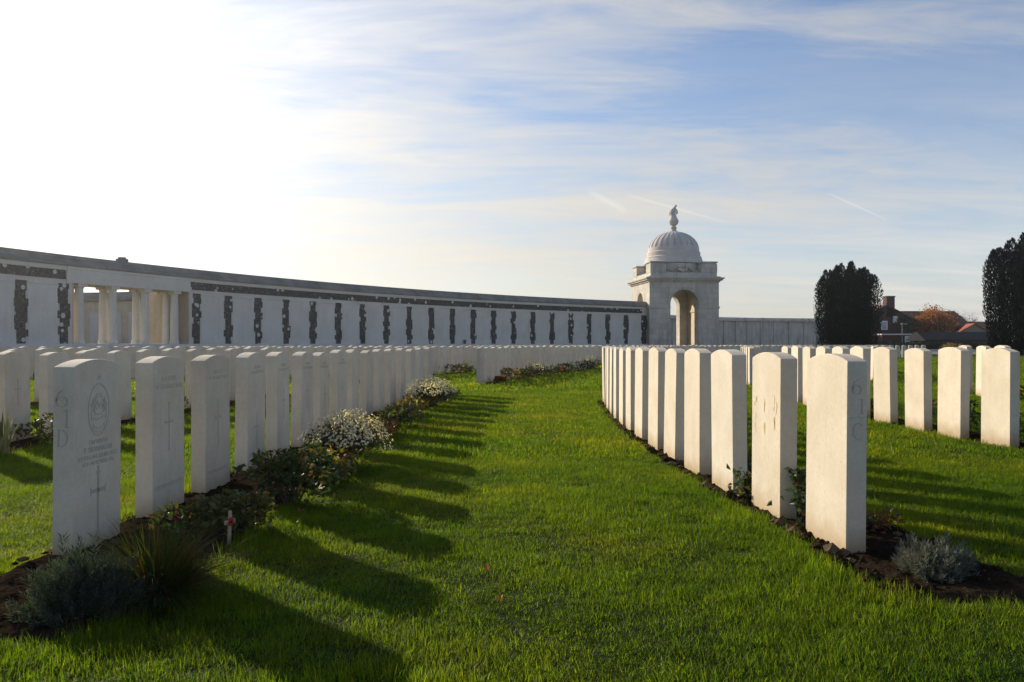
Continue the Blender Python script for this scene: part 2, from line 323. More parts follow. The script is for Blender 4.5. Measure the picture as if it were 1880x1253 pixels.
for i, r in enumerate((57.2, 60.0, 62.8, 65.4)): ROWS['mid_back_%d' % i] = ring(r, 10.85, 24.2)
ROWS['mid_right_0'] = ring(48.85, 10.9, 24.2); ROWS['mid_right_1'] = ring(46.0, 10.9, 24.2); ROWS['mid_right_2'] = ring(43.1, 14.9, 24.2)
for b, (a0, a1) in enumerate(((28.9, 42.0), (46.6, 59.5), (64.0, 76.0))):
    for i, r in enumerate((65.4, 62.8, 60.0, 57.2, 54.4, 51.6, 48.85)):
        if b == 2 and r < 59: continue
        ROWS['far_%d_%d' % (b, i)] = ring(r, a0, a1 - (6 if b == 2 else 0))
ROWS['end_on'] = [(12.55 + .02 * k, 44.5 + .8 * k) for k in range(7)]
def row_angle(key, i):
    p = ROWS[key]
    if key in ('left_near', 'right_near', 'right_second', 'right_third', 'end_on'):
        a, b = p[max(i - 1, 0)], p[min(i + 1, len(p) - 1)]
        if i == 0: a, b = p[0], p[2]
        return math.atan2(b[0] - a[0], b[1] - a[1])
    x, y = p[i]; return math.atan2(y - CY, CX - x)
cand = []
for key, pts in ROWS.items():
    for i, (x, y) in enumerate(pts):
        u = 940 + F * x / max(y, .5)
        if y < 1 or u < -70 or u > 1950: continue
        cand.append((y, key, i, x))
cand.sort()
NEARKEYS = {'left_near': 'in the row left of the grass path', 'right_near': 'in the row right of the grass path', 'right_second': 'in the second row right of the path', 'left_second': 'in the second row left of the path', 'mid_a': 'in the middle-distance row with asters'}
GROUP = {'left_near': 'headstones in the row left of the path', 'right_near': 'headstones in the row right of the path', 'right_second': 'headstones in the second row right of the path',
         'left_second': 'headstones in the second row left of the path', 'right_third': 'headstones in the third row right of the path', 'mid_a': 'headstones in the middle-distance row with asters', 'end_on': 'distant headstones seen end-on'}
SHARED = {'left_back': ('small white headstone among the crowded rows behind the left near rows', 'headstones in the left back rows'),
          'mid_b': ('white headstone in the row seen through the gap behind the left near row', 'headstones in the row behind the middle-distance row'),
          'mid_back': ('small white headstone in the middle-distance rows close to the memorial wall', 'middle-distance headstones near the memorial wall'),
          'mid_right': ('white headstone in the middle-distance rows hidden behind the right row', 'middle-distance headstones on the right'),
          'far': ('tiny white headstone in the distant rows below the domed pavilion', 'distant headstones below the pavilion'),
          'end_on': ('tiny headstone in the distant sunlit row seen end-on', 'distant headstones seen end-on')}
HEAD_INFO = {}
far_mb = MB()
seen_n = {}
for ci, (y, key, i, x) in enumerate(cand):
    a = row_angle(key, i); rr = random.Random(hash((key, i)) & 0xffff if False else (sum(map(ord, key)) * 131 + i * 17))
    tilt = (rr.gauss(0, .008), rr.gauss(0, .009)); zo = rr.gauss(0, .006) + {'right_near': .026, 'right_second': .030, 'right_third': .045}.get(key, 0); rz = -a + rr.gauss(0, .012)
    if key in ('mid_b', 'mid_a'): zo += 0.0
    if ci < 296:
        near = y < 16
        o = bpy.data.objects.new('headstone', HS_NEAR if near else HS_FAR); COL.objects.link(o)
        o.location = (x, y, zo); o.rotation_euler = (tilt[0], tilt[1], rz)
        k = seen_n.get(key, 0); seen_n[key] = k + 1
        HEAD_INFO[(key, i)] = o
        sh = next((v for q, v in SHARED.items() if key.startswith(q)), None)
        if sh: tag(o, sh[0], 'headstone', sh[1])
        else: tag(o, 'headstone, %s from the front %s' % (ORD[min(k, 19)], NEARKEYS.get(key, 'in the third row right of the path')), 'headstone', GROUP[key])
    else:
        T = Matrix.Translation((x, y, zo)) @ Euler((0, 0, rz)).to_matrix().to_4x4()
        o0 = headstone_outline(6)
        far_mb.prism(o0, lambda p, q: T @ Vector((-T2, p, q)), lambda p, q: T @ Vector((T2, p, q)))
if far_mb.v:
    fo = far_mb.build('distant_headstones', M['headstone']); tag(fo, 'mass of tiny white headstones in the farthest rows below the memorial wall', 'headstones', None, 'stuff')
def relabel(key, i, text):
    o = HEAD_INFO.get((key, i))
    if o: o['label'] = text
relabel('left_near', 0, 'nearest left headstone with oval badge, inscription, tall cross and 61D on its side')
relabel('left_near', 1, 'headstone with cross and three text lines behind the nearest left headstone')
relabel('left_near', 2, 'headstone with thin cross behind the low leafy plant, third left of the path')
relabel('left_near', 3, 'headstone with low cross, half behind the rose bush left of the path')
relabel('left_near', 3, 'headstone with low cross, half behind the rose bush left of the path')
relabel('right_near', 0, 'nearest right headstone with blank sunlit back and 61C carved on its side')
relabel('right_near', 1, 'sunlit headstone with yellowish flaking marks, second from the front right of the path')

# engravings, thin raised inlays whose darker colour paints the shade and dirt of cuts
FRONT = Matrix(((0, 0, 1, T2 + .0004), (1, 0, 0, 0), (0, 1, 0, 0), (0, 0, 0, 1)))
SIDE = Matrix(((1, 0, 0, 0), (0, 0, -1, -W2 - .0004), (0, 1, 0, 0), (0, 0, 0, 1)))
BACK = Matrix(((0, 0, -1, -T2 - .0004), (-1, 0, 0, 0), (0, 1, 0, 0), (0, 0, 0, 1)))
def stroke(mb, pts, w, T, mi=0, h=0.0008):
    """a carved line: ribbon of varying width along a polyline"""
    n = len(pts); P = [Vector((p[0], p[1], 0)) for p in pts]; lft, rgt = [], []
    for i in range(n):
        d = (P[min(i + 1, n - 1)] - P[max(i - 1, 0)]).normalized(); s = Vector((-d.y, d.x, 0)); ww = (w[i] if isinstance(w, (list, tuple)) else w) / 2
        lft.append(P[i] + s * ww); rgt.append(P[i] - s * ww)
    vs = [T @ q for q in lft + rgt] + [T @ (q + Vector((0, 0, h))) for q in lft + rgt]
    fs = []
    for i in range(n - 1):
        fs += [(2 * n + i, 2 * n + i + 1, 3 * n + i + 1, 3 * n + i), (i, i + 1, 2 * n + i + 1, 2 * n + i), (n + i + 1, n + i, 3 * n + i, 3 * n + i + 1)]
    fs += [(0, 2 * n, 3 * n, n), (n - 1, 2 * n - 1, 4 * n - 1, 3 * n - 1)]
    mb.add(vs, fs, mi)
def arc(cx, cy, rx, ry, a0, a1, n=20): return [(cx + rx * math.cos(R(a0 + (a1 - a0) * i / n)), cy + ry * math.sin(R(a0 + (a1 - a0) * i / n))) for i in range(n + 1)]
def glyph(mb, ch, x, z, h, T):
    w = h * .62; t = h * .10; th = h * .045
    if ch == '6':
        stroke(mb, arc(x, z + h * .30, w * .5, h * .30, 0, 360, 28), [t if abs(math.cos(2 * PI * i / 28)) > .6 else th for i in range(29)], T)
        stroke(mb, [(x - w * .5, z + h * .3), (x - w * .46, z + h * .55), (x - w * .28, z + h * .8), (x, z + h * .95), (x + w * .22, z + h)], [t, t, t * .8, th, th], T)
    elif ch in '1I':
        stroke(mb, [(x, z), (x, z + h)], t, T); stroke(mb, [(x - h * .14, z), (x + h * .14, z)], th, T)
        stroke(mb, [(x - h * .14, z + h), (x + h * .14, z + h)] if ch == 'I' else [(x - h * .17, z + h * .87), (x, z + h)], th, T)
    elif ch == 'D':
        stroke(mb, [(x - w * .35, z), (x - w * .35, z + h)], t, T)
        stroke(mb, [(x - w * .5, z)] + arc(x - w * .1, z + h * .5, w * .62, h * .5, -90, 90, 18) + [(x - w * .5, z + h)], [th] + [th + (t - th) * math.cos(R(-90 + 10 * i)) for i in range(19)] + [th], T)
    elif ch == 'C':
        stroke(mb, arc(x + w * .05, z + h * .5, w * .58, h * .5, 48, 312, 24), [th + (t - th) * max(0, -math.cos(R(48 + 11 * i))) for i in range(25)], T)
        stroke(mb, [(x + w * .44, z + h * .98), (x + w * .44, z + h * .76)], th, T)
def cross(mb, z0, z1, zarm, arm, w, T, flare=1.9):
    stroke(mb, [(0, z0), (0, z0 + .02), (0, zarm)], [w * flare, w, w], T); stroke(mb, [(0, zarm), (0, z1 - .015), (0, z1)], [w, w, w * flare], T)
    stroke(mb, [(-arm, zarm), (-arm + .012, zarm), (arm - .012, zarm), (arm, zarm)], [w * flare * 1.2, w, w, w * flare * 1.2], T)
def carve(o, name, mb, m=None):
    return mb.build(name, m or M['engraving'], o)
def inscription(o, lines, T, m):
    mb = MB()
    for (txt, z, size, xo) in lines:
        me = text_mesh(txt, size)
        if txt == ' ': continue
        mb.add([T @ (v.co + Vector((xo, z, 0))) for v in me.vertices], [tuple(p.vertices) for p in me.polygons]); bpy.data.meshes.remove(me)
    return mb.build('inscription', m, o)
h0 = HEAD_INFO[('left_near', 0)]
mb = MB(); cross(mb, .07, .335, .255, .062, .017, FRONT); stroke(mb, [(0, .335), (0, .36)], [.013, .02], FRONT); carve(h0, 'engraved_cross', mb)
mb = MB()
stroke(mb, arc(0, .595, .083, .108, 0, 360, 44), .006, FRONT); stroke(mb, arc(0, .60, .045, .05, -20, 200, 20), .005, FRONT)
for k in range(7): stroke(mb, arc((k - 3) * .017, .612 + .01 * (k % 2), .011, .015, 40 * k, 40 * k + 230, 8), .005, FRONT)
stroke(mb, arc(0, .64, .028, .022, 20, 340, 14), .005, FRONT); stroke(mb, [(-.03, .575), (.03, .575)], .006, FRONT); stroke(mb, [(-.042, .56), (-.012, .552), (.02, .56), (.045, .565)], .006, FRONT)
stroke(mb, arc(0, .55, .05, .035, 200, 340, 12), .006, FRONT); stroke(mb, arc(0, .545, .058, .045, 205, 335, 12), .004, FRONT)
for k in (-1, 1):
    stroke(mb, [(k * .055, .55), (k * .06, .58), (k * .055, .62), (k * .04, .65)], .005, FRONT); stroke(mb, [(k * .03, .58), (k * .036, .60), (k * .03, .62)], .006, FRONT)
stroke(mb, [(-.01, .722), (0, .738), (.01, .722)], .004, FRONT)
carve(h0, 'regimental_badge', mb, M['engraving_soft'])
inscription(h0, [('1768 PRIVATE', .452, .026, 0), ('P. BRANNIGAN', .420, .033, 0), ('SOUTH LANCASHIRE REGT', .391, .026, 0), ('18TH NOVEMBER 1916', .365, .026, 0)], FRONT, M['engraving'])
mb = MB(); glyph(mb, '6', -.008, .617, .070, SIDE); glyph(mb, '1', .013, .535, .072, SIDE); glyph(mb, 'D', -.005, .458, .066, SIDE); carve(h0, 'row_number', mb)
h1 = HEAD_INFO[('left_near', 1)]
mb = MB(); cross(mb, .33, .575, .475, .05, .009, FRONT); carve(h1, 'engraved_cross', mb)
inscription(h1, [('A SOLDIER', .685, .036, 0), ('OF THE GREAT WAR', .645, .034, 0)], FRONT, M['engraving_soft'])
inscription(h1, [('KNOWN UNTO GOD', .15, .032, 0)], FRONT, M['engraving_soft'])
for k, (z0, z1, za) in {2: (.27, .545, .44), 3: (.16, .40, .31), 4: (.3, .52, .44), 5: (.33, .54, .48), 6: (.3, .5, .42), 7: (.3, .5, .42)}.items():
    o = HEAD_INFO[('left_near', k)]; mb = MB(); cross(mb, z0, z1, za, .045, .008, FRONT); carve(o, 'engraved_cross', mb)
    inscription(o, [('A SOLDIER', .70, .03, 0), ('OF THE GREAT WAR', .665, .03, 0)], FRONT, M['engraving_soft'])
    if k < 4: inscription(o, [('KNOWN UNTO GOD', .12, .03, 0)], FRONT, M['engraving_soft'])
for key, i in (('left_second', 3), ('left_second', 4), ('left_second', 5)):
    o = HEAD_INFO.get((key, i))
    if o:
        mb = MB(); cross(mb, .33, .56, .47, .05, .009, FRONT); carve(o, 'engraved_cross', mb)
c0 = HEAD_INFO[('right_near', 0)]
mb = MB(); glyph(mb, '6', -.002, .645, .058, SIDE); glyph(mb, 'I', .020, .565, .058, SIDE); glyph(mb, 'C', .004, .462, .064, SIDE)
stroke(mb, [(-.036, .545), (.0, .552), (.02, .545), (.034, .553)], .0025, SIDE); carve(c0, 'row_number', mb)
c1 = HEAD_INFO[('right_near', 1)]; mb = MB(); q = random.Random(5)
for k in range(15):
    cx = q.choice((-.13, -.12, -.02, .09, .11, .13)) + q.gauss(0, .012); z = .60 - q.random() * .16
    stroke(mb, [(cx, z), (cx + q.gauss(0, .006), z - .02), (cx + q.gauss(0, .008), z - .02 - q.random() * .05)], [.002, .008 + .01 * q.random(), .002], BACK, h=.0005)
carve(c1, 'flaking_mark', mb, mat('ochre_flaking', (0.47, 0.36, 0.19), .9))

# ------------------------------------------------------------------ ground, beds
mb = MB(); G = 700
mb.add([(-G, -60, 0), (G, -60, 0), (G, G, 0), (-G, G, 0)], [(0, 1, 2, 3)]); g = mb.build('lawn', M['ground']); tag(g, kind='structure')
def interp(pts, y):
    ys = [p[1] for p in pts]; xs = [p[0] for p in pts]
    if y <= ys[0]: return xs[0] + (y - ys[0]) * (xs[1] - xs[0]) / (ys[1] - ys[0]) * .3
    if y >= ys[-1]: return xs[-1] + (y - ys[-1]) * (xs[-1] - xs[-2]) / (ys[-1] - ys[-2])
    return float(np.interp(y, ys, xs))
NEARBED = {}     # key: (pts, y0, y1, back, front)
for key, d0, back, front in (('left_near', .95, .14, .60), ('right_near', .60, .13, .50), ('right_second', .5, .10, .5), ('left_second', .5, .12, .45)):
    p = ROWS[key]; NEARBED[key] = (p, p[0][1] - W2 - d0, p[-1][1] + .45, back, front)
def edge(y, s): return .035 * noise.noise((y * 2.1, s, 0)) + .03 * noise.noise((y * 7.3, s, 4.0))
def soil_h(x, y, amp=1.0):
    v = Vector((x, y, 0)); n1 = noise.noise(v * 3.1); n2 = noise.noise(v * 11 + Vector((5, 0, 0))); n3 = noise.noise(v * 34 + Vector((0, 9, 0)))
    return .022 + amp * (.012 * n1 + .016 * max(0, n2 + .1) + .011 * max(0, n3))
for key, (p, y0, y1, back, front) in NEARBED.items():
    near = key in ('left_near', 'right_near'); dy = .022 if near else .06; nx = 40 if near else 14; ny = int((y1 - y0) / dy)
    vs = []; fs = []
    for j in range(ny + 1):
        y = y0 + (y1 - y0) * j / ny; xc = interp(p, y); a = -back + edge(y, 1.0); b = front + edge(y, 7.0)
        e = min(1, (y - y0) / .25, (y1 - y) / .25); e = math.sqrt(max(0, e * (2 - e))); mid = (a + b) / 2; a, b = mid + (a - mid) * (.35 + .65 * e), mid + (b - mid) * (.35 + .65 * e)
        for i in range(nx + 1):
            s = i / nx; x = xc + a + (b - a) * s; rim = min(1, min(s, 1 - s) * nx / 4) * min(1, j / 4, (ny - j) / 4)
            vs.append((x, y, -.02 + rim * (soil_h(x, y) + .02)))
    fs = [(j * (nx + 1) + i, j * (nx + 1) + i + 1, (j + 1) * (nx + 1) + i + 1, (j + 1) * (nx + 1) + i) for j in range(ny) for i in range(nx)]
    mb = MB(); mb.add(vs, fs)
    q = random.Random(len(key))
    for k in range(1100 if near else 60):          # clods
        y = y0 + .1 + q.random() * (y1 - y0 - .2); lat = -back + .03 + q.random() ** (2.2 if key == 'right_near' else 1) * (front + back - .1)
        r = q.choice((.004, .005, .006, .008, .01, .014, .018)) * (1 + (.7 if key == 'right_near' and lat < -.04 and q.random() < .6 else 0)); x = interp(p, y) + lat
        cv = []
        for (ux, uy, uz) in ((1, 0, 0), (-1, 0, 0), (0, 1, 0), (0, -1, 0), (0, 0, 1), (0, 0, -1), (.6, .6, .5), (-.6, .6, .5), (.6, -.6, .5), (-.6, -.6, .5)):
            t = r * (.7 + .6 * q.random()); cv.append((x + ux * t * 1.3, y + uy * t * 1.3, soil_h(x, y) + uz * t))
        mb.add(cv, [(0, 6, 4), (4, 6, 2), (2, 7, 4), (4, 7, 1), (1, 9, 4), (4, 9, 3), (3, 8, 4), (4, 8, 0), (0, 2, 6), (2, 1, 7), (1, 3, 9), (3, 0, 8)], int(q.random() < .45))
    o = mb.build('soil_bed', [M['soil'], M['clod']]); tag(o, kind='structure')
RINGBEDS = [(57.2, -1.9, 6.6), (60, -1.9, 6.6), (62.8, -1.9, 6.6), (65.4, -1.9, 6.6)] + [(r, 10.4, 24.7) for r in (51.6, 54.4, 57.2, 60, 62.8, 65.4, 48.85, 46)] + [(43.1, 14.5, 24.7)] + [(r, 28.5, 42.4) for r in (65.4, 62.8, 60, 57.2, 54.4, 51.6, 48.85)]
RINGBEDS += [(r, 46.1, 59.9) for r in (65.4, 62.8, 60, 57.2, 54.4, 51.6, 48.85)]
mb = MB()
for (r, a0, a1) in RINGBEDS:
    n = int((a1 - a0) / .25); vs = []
    for j in range(n + 1):
        a = a0 + (a1 - a0) * j / n
        for dr in (-.52, .1): vs.append((*polar(r + dr + .05 * noise.noise((a * 3, r, dr)), a), .014))
    mb.add(vs, [(2 * j, 2 * j + 1, 2 * j + 3, 2 * j + 2) for j in range(n)])
o = mb.build('soil_strips', M['soil']); tag(o, kind='structure')
mb = MB()
for (r0, r1, a0, a1) in ((53.2, 47.2, 26.6, 26.75),):
    mb.add([(*polar(r0, a0), .02), (*polar(r1, a0), .02), (*polar(r1, a1), .02), (*polar(r0, a1), .02)], [(0, 1, 2, 3)])
mb.box(36, 90, 94.6, 94.9, -.1, .26)
o = mb.build('kerb_strip', M['kerb']); tag(o, kind='structure')
mb = MB(); mb.add([(14.2, 22.8, .006), (34, 22.8, .006), (44, 43, .006), (26.6, 43, .006)], [(0, 1, 2, 3)]); o = mb.build('gravel_path', M['path']); tag(o, kind='structure')
mb = MB(); mb.add([(27, 67, .008), (90, 67, .008), (90, 94.5, .008), (38, 94.5, .008)], [(0, 1, 2, 3)]); o = mb.build('service_road', M['road']); tag(o, kind='structure')

# ------------------------------------------------------------------ lawn grass
def make_clump(name, n, rad, h0, h1, w, seg=3):
    mb = MB(); q = random.Random(name)
    for k in range(n):
        a = q.random() * 2 * PI; r = rad * math.sqrt(q.random()); d = Vector((math.cos(q.random() * 2 * PI), math.sin(q.random() * 2 * PI), 0))
        mb.blade((r * math.cos(a), r * math.sin(a), -.004), d, .42 + .53 * q.random(), h0 + (h1 - h0) * q.random(), w * (.7 + .6 * q.random()), droop=.3 + .9 * q.random(), seg=seg)
    o = mb.build(name, M['blade'], link=False); return o
def coll(name, obs):
    c = bpy.data.collections.new(name)
    for o in obs: c.objects.link(o)
    return c
cl_near = coll('grass_near', [make_clump('grass_clump_near_%d' % k, 64, .065, .013, .037, .0021) for k in range(6)])
cl_mid = coll('grass_mid', [make_clump('grass_clump_mid_%d' % k, 54, .12, .018, .042, .0042, 2) for k in range(5)])
cl_far = coll('grass_far', [make_clump('grass_clump_far_%d' % k, 40, .26, .028, .055, .014, 2) for k in range(4)])
def in_bed(x, y, m=0.0):
    bad = np.zeros(len(x), bool)
    for key, (p, y0, y1, back, front) in NEARBED.items():
        ys = np.array([q[1] for q in p]); xs = np.array([q[0] for q in p]); d0 = (xs[1] - xs[0]) / (ys[1] - ys[0]) * .3
        xc = np.interp(y, ys, xs) + np.where(y < ys[0], (y - ys[0]) * d0, 0)
        e = np.clip(np.minimum((y - y0), (y1 - y)) / .25, 0, 1); e = np.sqrt(e * (2 - e)); hw = (front + back) / 2 * (.35 + .65 * e); mid = (front - back) / 2
        bad |= (np.abs(x - xc - mid) < hw - .03 - m + .05 * np.sin(y * 5 + x * 3) * .6 + .02 * np.sin(y * 17)) & (y > y0 + .02) & (y < y1 - .02)
    r = np.hypot(x - CX, y - CY); a = np.degrees(np.arctan2(y - CY, CX - x))
    for (rr, a0, a1) in RINGBEDS: bad |= (r > rr - .5 + m) & (r < rr + .08 - m) & (a > a0) & (a < a1)
    return bad
def scatter(name, c, dens, y0, y1, smin, smax, xmargin=1.2):
    A = (y1 - y0); n = int(dens * (.62 * 1.15 * (y1 ** 2 - y0 ** 2) + 2 * xmargin * A))
    y = y0 + (y1 - y0) * rng.random(n * 3); x = (rng.random(n * 3) * 2 - 1); half = .66 * y + xmargin
    keep = rng.random(n * 3) < half / half.max(); x = x[keep] * half[keep]; y = y[keep]; x = x[:n]; y = y[:n]
    ok = ~in_bed(x, y); ok &= np.hypot(x - CX, y - CY) < 68.5; x, y = x[ok], y[ok]
    nb = in_bed(x, y, -.09)
    n = len(x); s = smin + (smax - smin) * rng.random(n)
    hz = .55 + .75 * (.5 + .5 * np.sin(x * 2.3 + 1.7 * np.sin(y * 1.9)) * np.sin(y * 2.9 + 1.3 * np.sin(x * 3.1))) * (.55 + .8 * rng.random(n)); hz = np.where(nb, hz * 1.5, hz)
    tuft = rng.random(n) < .035; hz = np.where(tuft, hz * 1.9 + .3, hz); s = np.where(tuft, s * .8, s)
    me = bpy.data.meshes.new(name); me.vertices.add(n)
    me.vertices.foreach_set('co', np.stack([x, y, np.full(n, .001)], 1).astype(np.float32).ravel())
    for nm, ar in (('rot', np.stack([rng.normal(0, .10, n), rng.normal(0, .10, n), rng.random(n) * 6.283], 1)), ('scl', np.stack([s, s, s * hz], 1))):
        at = me.attributes.new(nm, 'FLOAT_VECTOR', 'POINT'); at.data.foreach_set('vector', ar.astype(np.float32).ravel())
    o = bpy.data.objects.new(name, me); COL.objects.link(o)
    ng = bpy.data.node_groups.new(name, 'GeometryNodeTree')
    ng.interface.new_socket('Geometry', in_out='INPUT', socket_type='NodeSocketGeometry'); ng.interface.new_socket('Geometry', in_out='OUTPUT', socket_type='NodeSocketGeometry')
    gi = ng.nodes.new('NodeGroupInput'); go = ng.nodes.new('NodeGroupOutput'); ip = ng.nodes.new('GeometryNodeInstanceOnPoints'); cn = ng.nodes.new('GeometryNodeCollectionInfo')
    cn.inputs['Collection'].default_value = c; cn.inputs['Separate Children'].default_value = True; cn.inputs['Reset Children'].default_value = True
    ip.inputs['Pick Instance'].default_value = True
    for nm, sock in (('rot', 'Rotation'), ('scl', 'Scale')):
        at = ng.nodes.new('GeometryNodeInputNamedAttribute'); at.data_type = 'FLOAT_VECTOR'; at.inputs['Name'].default_value = nm
        ng.links.new(at.outputs['Attribute'], ip.inputs[sock])
    ri = ng.nodes.new('FunctionNodeRandomValue'); ri.data_type = 'INT'; ri.inputs[4].default_value = 0; ri.inputs[5].default_value = 5
    ng.links.new(ri.outputs[2], ip.inputs['Instance Index'])
    ng.links.new(gi.outputs[0], ip.inputs['Points']); ng.links.new(cn.outputs[0], ip.inputs['Instance']); ng.links.new(ip.outputs[0], go.inputs[0])
    md = o.modifiers.new('scatter', 'NODES'); md.node_group = ng
    tag(o, kind='stuff'); return o
scatter('lawn_grass', cl_near, 640, 1.5, 6.2, .8, 1.25)
scatter('lawn_grass', cl_mid, 220, 6.2, 15, .85, 1.3)
scatter('lawn_grass', cl_far, 42, 15, 34, .85, 1.3)
scatter('lawn_grass', cl_far, 14, 34, 62, 1.4, 2.0)
# ------------------------------------------------------------------ bed plants (each an Empty-free mesh with stems as a part where they show)
Z3 = Vector((0, 0, 1))
def rdir(q): 
    v = Vector((q.gauss(0, 1), q.gauss(0, 1), q.gauss(0, 1))); return v.normalized()
def leafy(name, loc, rad, h, n, leaf, lm, seed, label, cat='plant', group=None, stems=8, rz=0.0, low=.15, lobes=5):
    """a low bush: leaves on short twigs, gathered in uneven lobes"""
    q = random.Random(seed); mb = MB(); root = empty(name, loc, rz); tag(root, label, cat, group)
    L_ = [(q.uniform(-.55, .55) * rad[0], q.uniform(-.55, .55) * rad[1], h * q.uniform(.28, .66), q.uniform(.40, .64)) for _ in range(lobes)]
    for k in range(n):
        cx, cy, cz, s = q.choice(L_); d = rdir(q); d.z = abs(d.z) * .9 - .25; rr = (.55 + .5 * q.random() ** .5)
        c = Vector((cx + d.x * rad[0] * s * rr, cy + d.y * rad[1] * s * rr, max(low * h * q.random(), cz + d.z * h * .42 * rr)))
        if k % 4 == 0: c = Vector((cx * 1.1 + q.gauss(0, .3) * rad[0], cy * 1.1 + q.gauss(0, .3) * rad[1], h * q.uniform(.02, .4)))
        o = (Vector((d.x, d.y, d.z * .5)) + rdir(q) * .8); l = leaf * q.uniform(.6, 1.25)
        mb.leaf(c, o, rdir(q), l, l * .62, 0)
    mb.build('foliage', lm, root)
    sb = MB()
    for k in range(stems):
        cx, cy, cz, s = L_[k % lobes]; b = Vector((q.gauss(0, .12) * rad[0], q.gauss(0, .12) * rad[1], -.01)); t = Vector((cx + q.gauss(0, .2) * rad[0], cy + q.gauss(0, .2) * rad[1], cz + h * .25))
        sb.tube([b, b.lerp(t, .5) + Vector((q.gauss(0, .01), q.gauss(0, .01), .01)), t], [.006, .004, .002], 5)
    if stems: sb.build('stem', M['stem'], root)
    return root
def lavender(loc, rad, h, seed, lm, label, n=260, name='lavender_bush', tall=2):
    q = random.Random(seed); mb = MB(); sb = MB(); root = empty(name, loc); tag(root, label, 'shrub')
    for k in range(n):
        a = q.random() * 2 * PI; e = math.acos(q.uniform(.02, 1)); d = Vector((math.sin(e) * math.cos(a), math.sin(e) * math.sin(a), math.cos(e)))
        rr = q.uniform(.55, 1.08) * (1 + .16 * math.sin(3 * a + 1.3) + .1 * math.sin(7 * a)); tip = Vector((d.x * rad[0] * rr, d.y * rad[1] * rr, max(.012, d.z * h * rr)))
        sd = (Vector((d.x, d.y, d.z + .75)) + rdir(q) * .25).normalized(); ln = q.uniform(.035, .06)
        for j in range(18):
            t = j / 18; ring_a = j * 2.4; u = sd.cross(Vector((.2, .1, .97))).normalized(); w = sd.cross(u)
            o = (u * math.cos(ring_a) + w * math.sin(ring_a)) * (1.0 - .45 * t) + sd * (.55 + .8 * t)
            mb.leaf(tip - sd * ln * (1 - t), o, rdir(q), q.uniform(.016, .028), .0042)
        if k % 3 == 0: sb.tube([(q.gauss(0, .02), q.gauss(0, .02), 0), tip * .5 + Vector((0, 0, .01)), tip - sd * ln], [.004, .003, .0018], 4)
    for k in range(tall):
        b = Vector((-.05 + .1 * k - .03, .04, h * .75))
        for j in range(34):
            a = j * 2.4; mb.leaf(b + Z3 * j * .0028, Vector((math.cos(a), math.sin(a), .9)), rdir(q), .03, .005)
    mb.build('foliage', lm, root); sb.build('stem', M['stem'], root); return root
def tussock(loc, rad, h, n, seed, bm_, label, name='grass_tuft', w=.004, cat='plant'):
    q = random.Random(seed); mb = MB()
    for k in range(n):
        a = q.random() * 2 * PI; b = rad * .28 * math.sqrt(q.random()); d = Vector((math.cos(a + q.gauss(0, .5)), math.sin(a + q.gauss(0, .5)), 0))
        mb.blade((b * math.cos(a), b * math.sin(a), 0), d, q.uniform(.25, .93), h * q.uniform(.75, 1.5), w * q.uniform(.7, 1.3), droop=q.uniform(.35, 1.5), seg=5)
    o = mb.build(name, bm_); o.location = loc; return tag(o, label, cat)
def aster(loc, rad, h, nfl, seed, label, rz=0.0, droopy=0):
    root = leafy('aster_bush', loc, rad, h * .8, 900, .035, M['shrub_leaf'], seed, label, 'plant', 'white asters in the flower beds', 14, rz, .05, 8)
    q = random.Random(seed + 1); mb = MB(); sb = MB()
    for k in range(nfl):
        a = q.random() * 2 * PI; e = math.acos(q.uniform(.18, 1)); bump_ = 1 + .12 * math.sin(4 * a) + .1 * math.sin(9 * a + 2)
        c = Vector((rad[0] * math.sin(e) * math.cos(a) * bump_, rad[1] * math.sin(e) * math.sin(a) * bump_, h * (.34 + .66 * math.cos(e)))) * q.uniform(.86, 1.05)
        if droopy and k < droopy: c = Vector((rad[0] * (.9 + .35 * q.random()), -rad[1] * (.2 + .3 * q.random()), h * (.3 + .3 * q.random())))
        nn = (Vector((c.x, c.y, c.z * .8)) + rdir(q) * .12).normalized(); u = nn.cross(Vector((.3, .8, .2))).normalized(); w = nn.cross(u); r = q.uniform(.006, .0125)
        vs = [c] + [c + (u * math.cos(j * PI / 5) + w * math.sin(j * PI / 5)) * (r if j % 2 == 0 else r * .55) + nn * .002 for j in range(10)]
        mb.add(vs, [(0, 1 + j, 1 + (j + 1) % 10) for j in range(10)])
        if k % 4 == 0: sb.tube([c * .55, c], [.0016, .001], 3)
    mb.build('flower', M['petal'], root); sb.build('flower_stem', M['stem'], root); return root
def bedpt(key, y, lat): return (interp(ROWS[key], y) + lat, y, .02)

lavender((-1.375, 2.64, .02), (.185, .16), .175, 3, M['grey_leaf'], 'dark grey-green bushy shrub in front of the nearest left headstone', 800)
tussock((-1.20, 2.80, .02), .26, .225, 1900, 4, M['sedge_blade'], 'spiky grass tuft with orange tips between grey shrub and lawn')
leafy('low_plant', (-1.32, 3.74, .015), (.24, .20), .20, 620, .042, M['shrub_leaf'], 5, 'low leafy green plant with reddish leaves behind the poppy cross', stems=10)
leafy('rose_bush', (-1.19, 4.45, .02), (.27, .22), .34, 620, .046, M['rose_leaf'], 6, 'dark green rose bush in the left bed in front of the fourth headstone', 'shrub', stems=12, lobes=6)
leafy('low_plant', (-1.18, 5.30, .02), (.22, .26), .21, 420, .04, M['yellow_leaf'], 7, 'yellowing low plant between the rose bush and the white asters', stems=6)
leafy('low_plant', (-1.13, 5.05, .02), (.17, .22), .15, 320, .04, M['shrub_leaf'], 71, 'small dark plant at the lawn edge beside the yellowing plant', stems=6)
aster((-1.17, 5.85, .02), (.27, .32), .38, 1500, 8, 'large white-flowered aster bush halfway down the left bed', 0, 40)
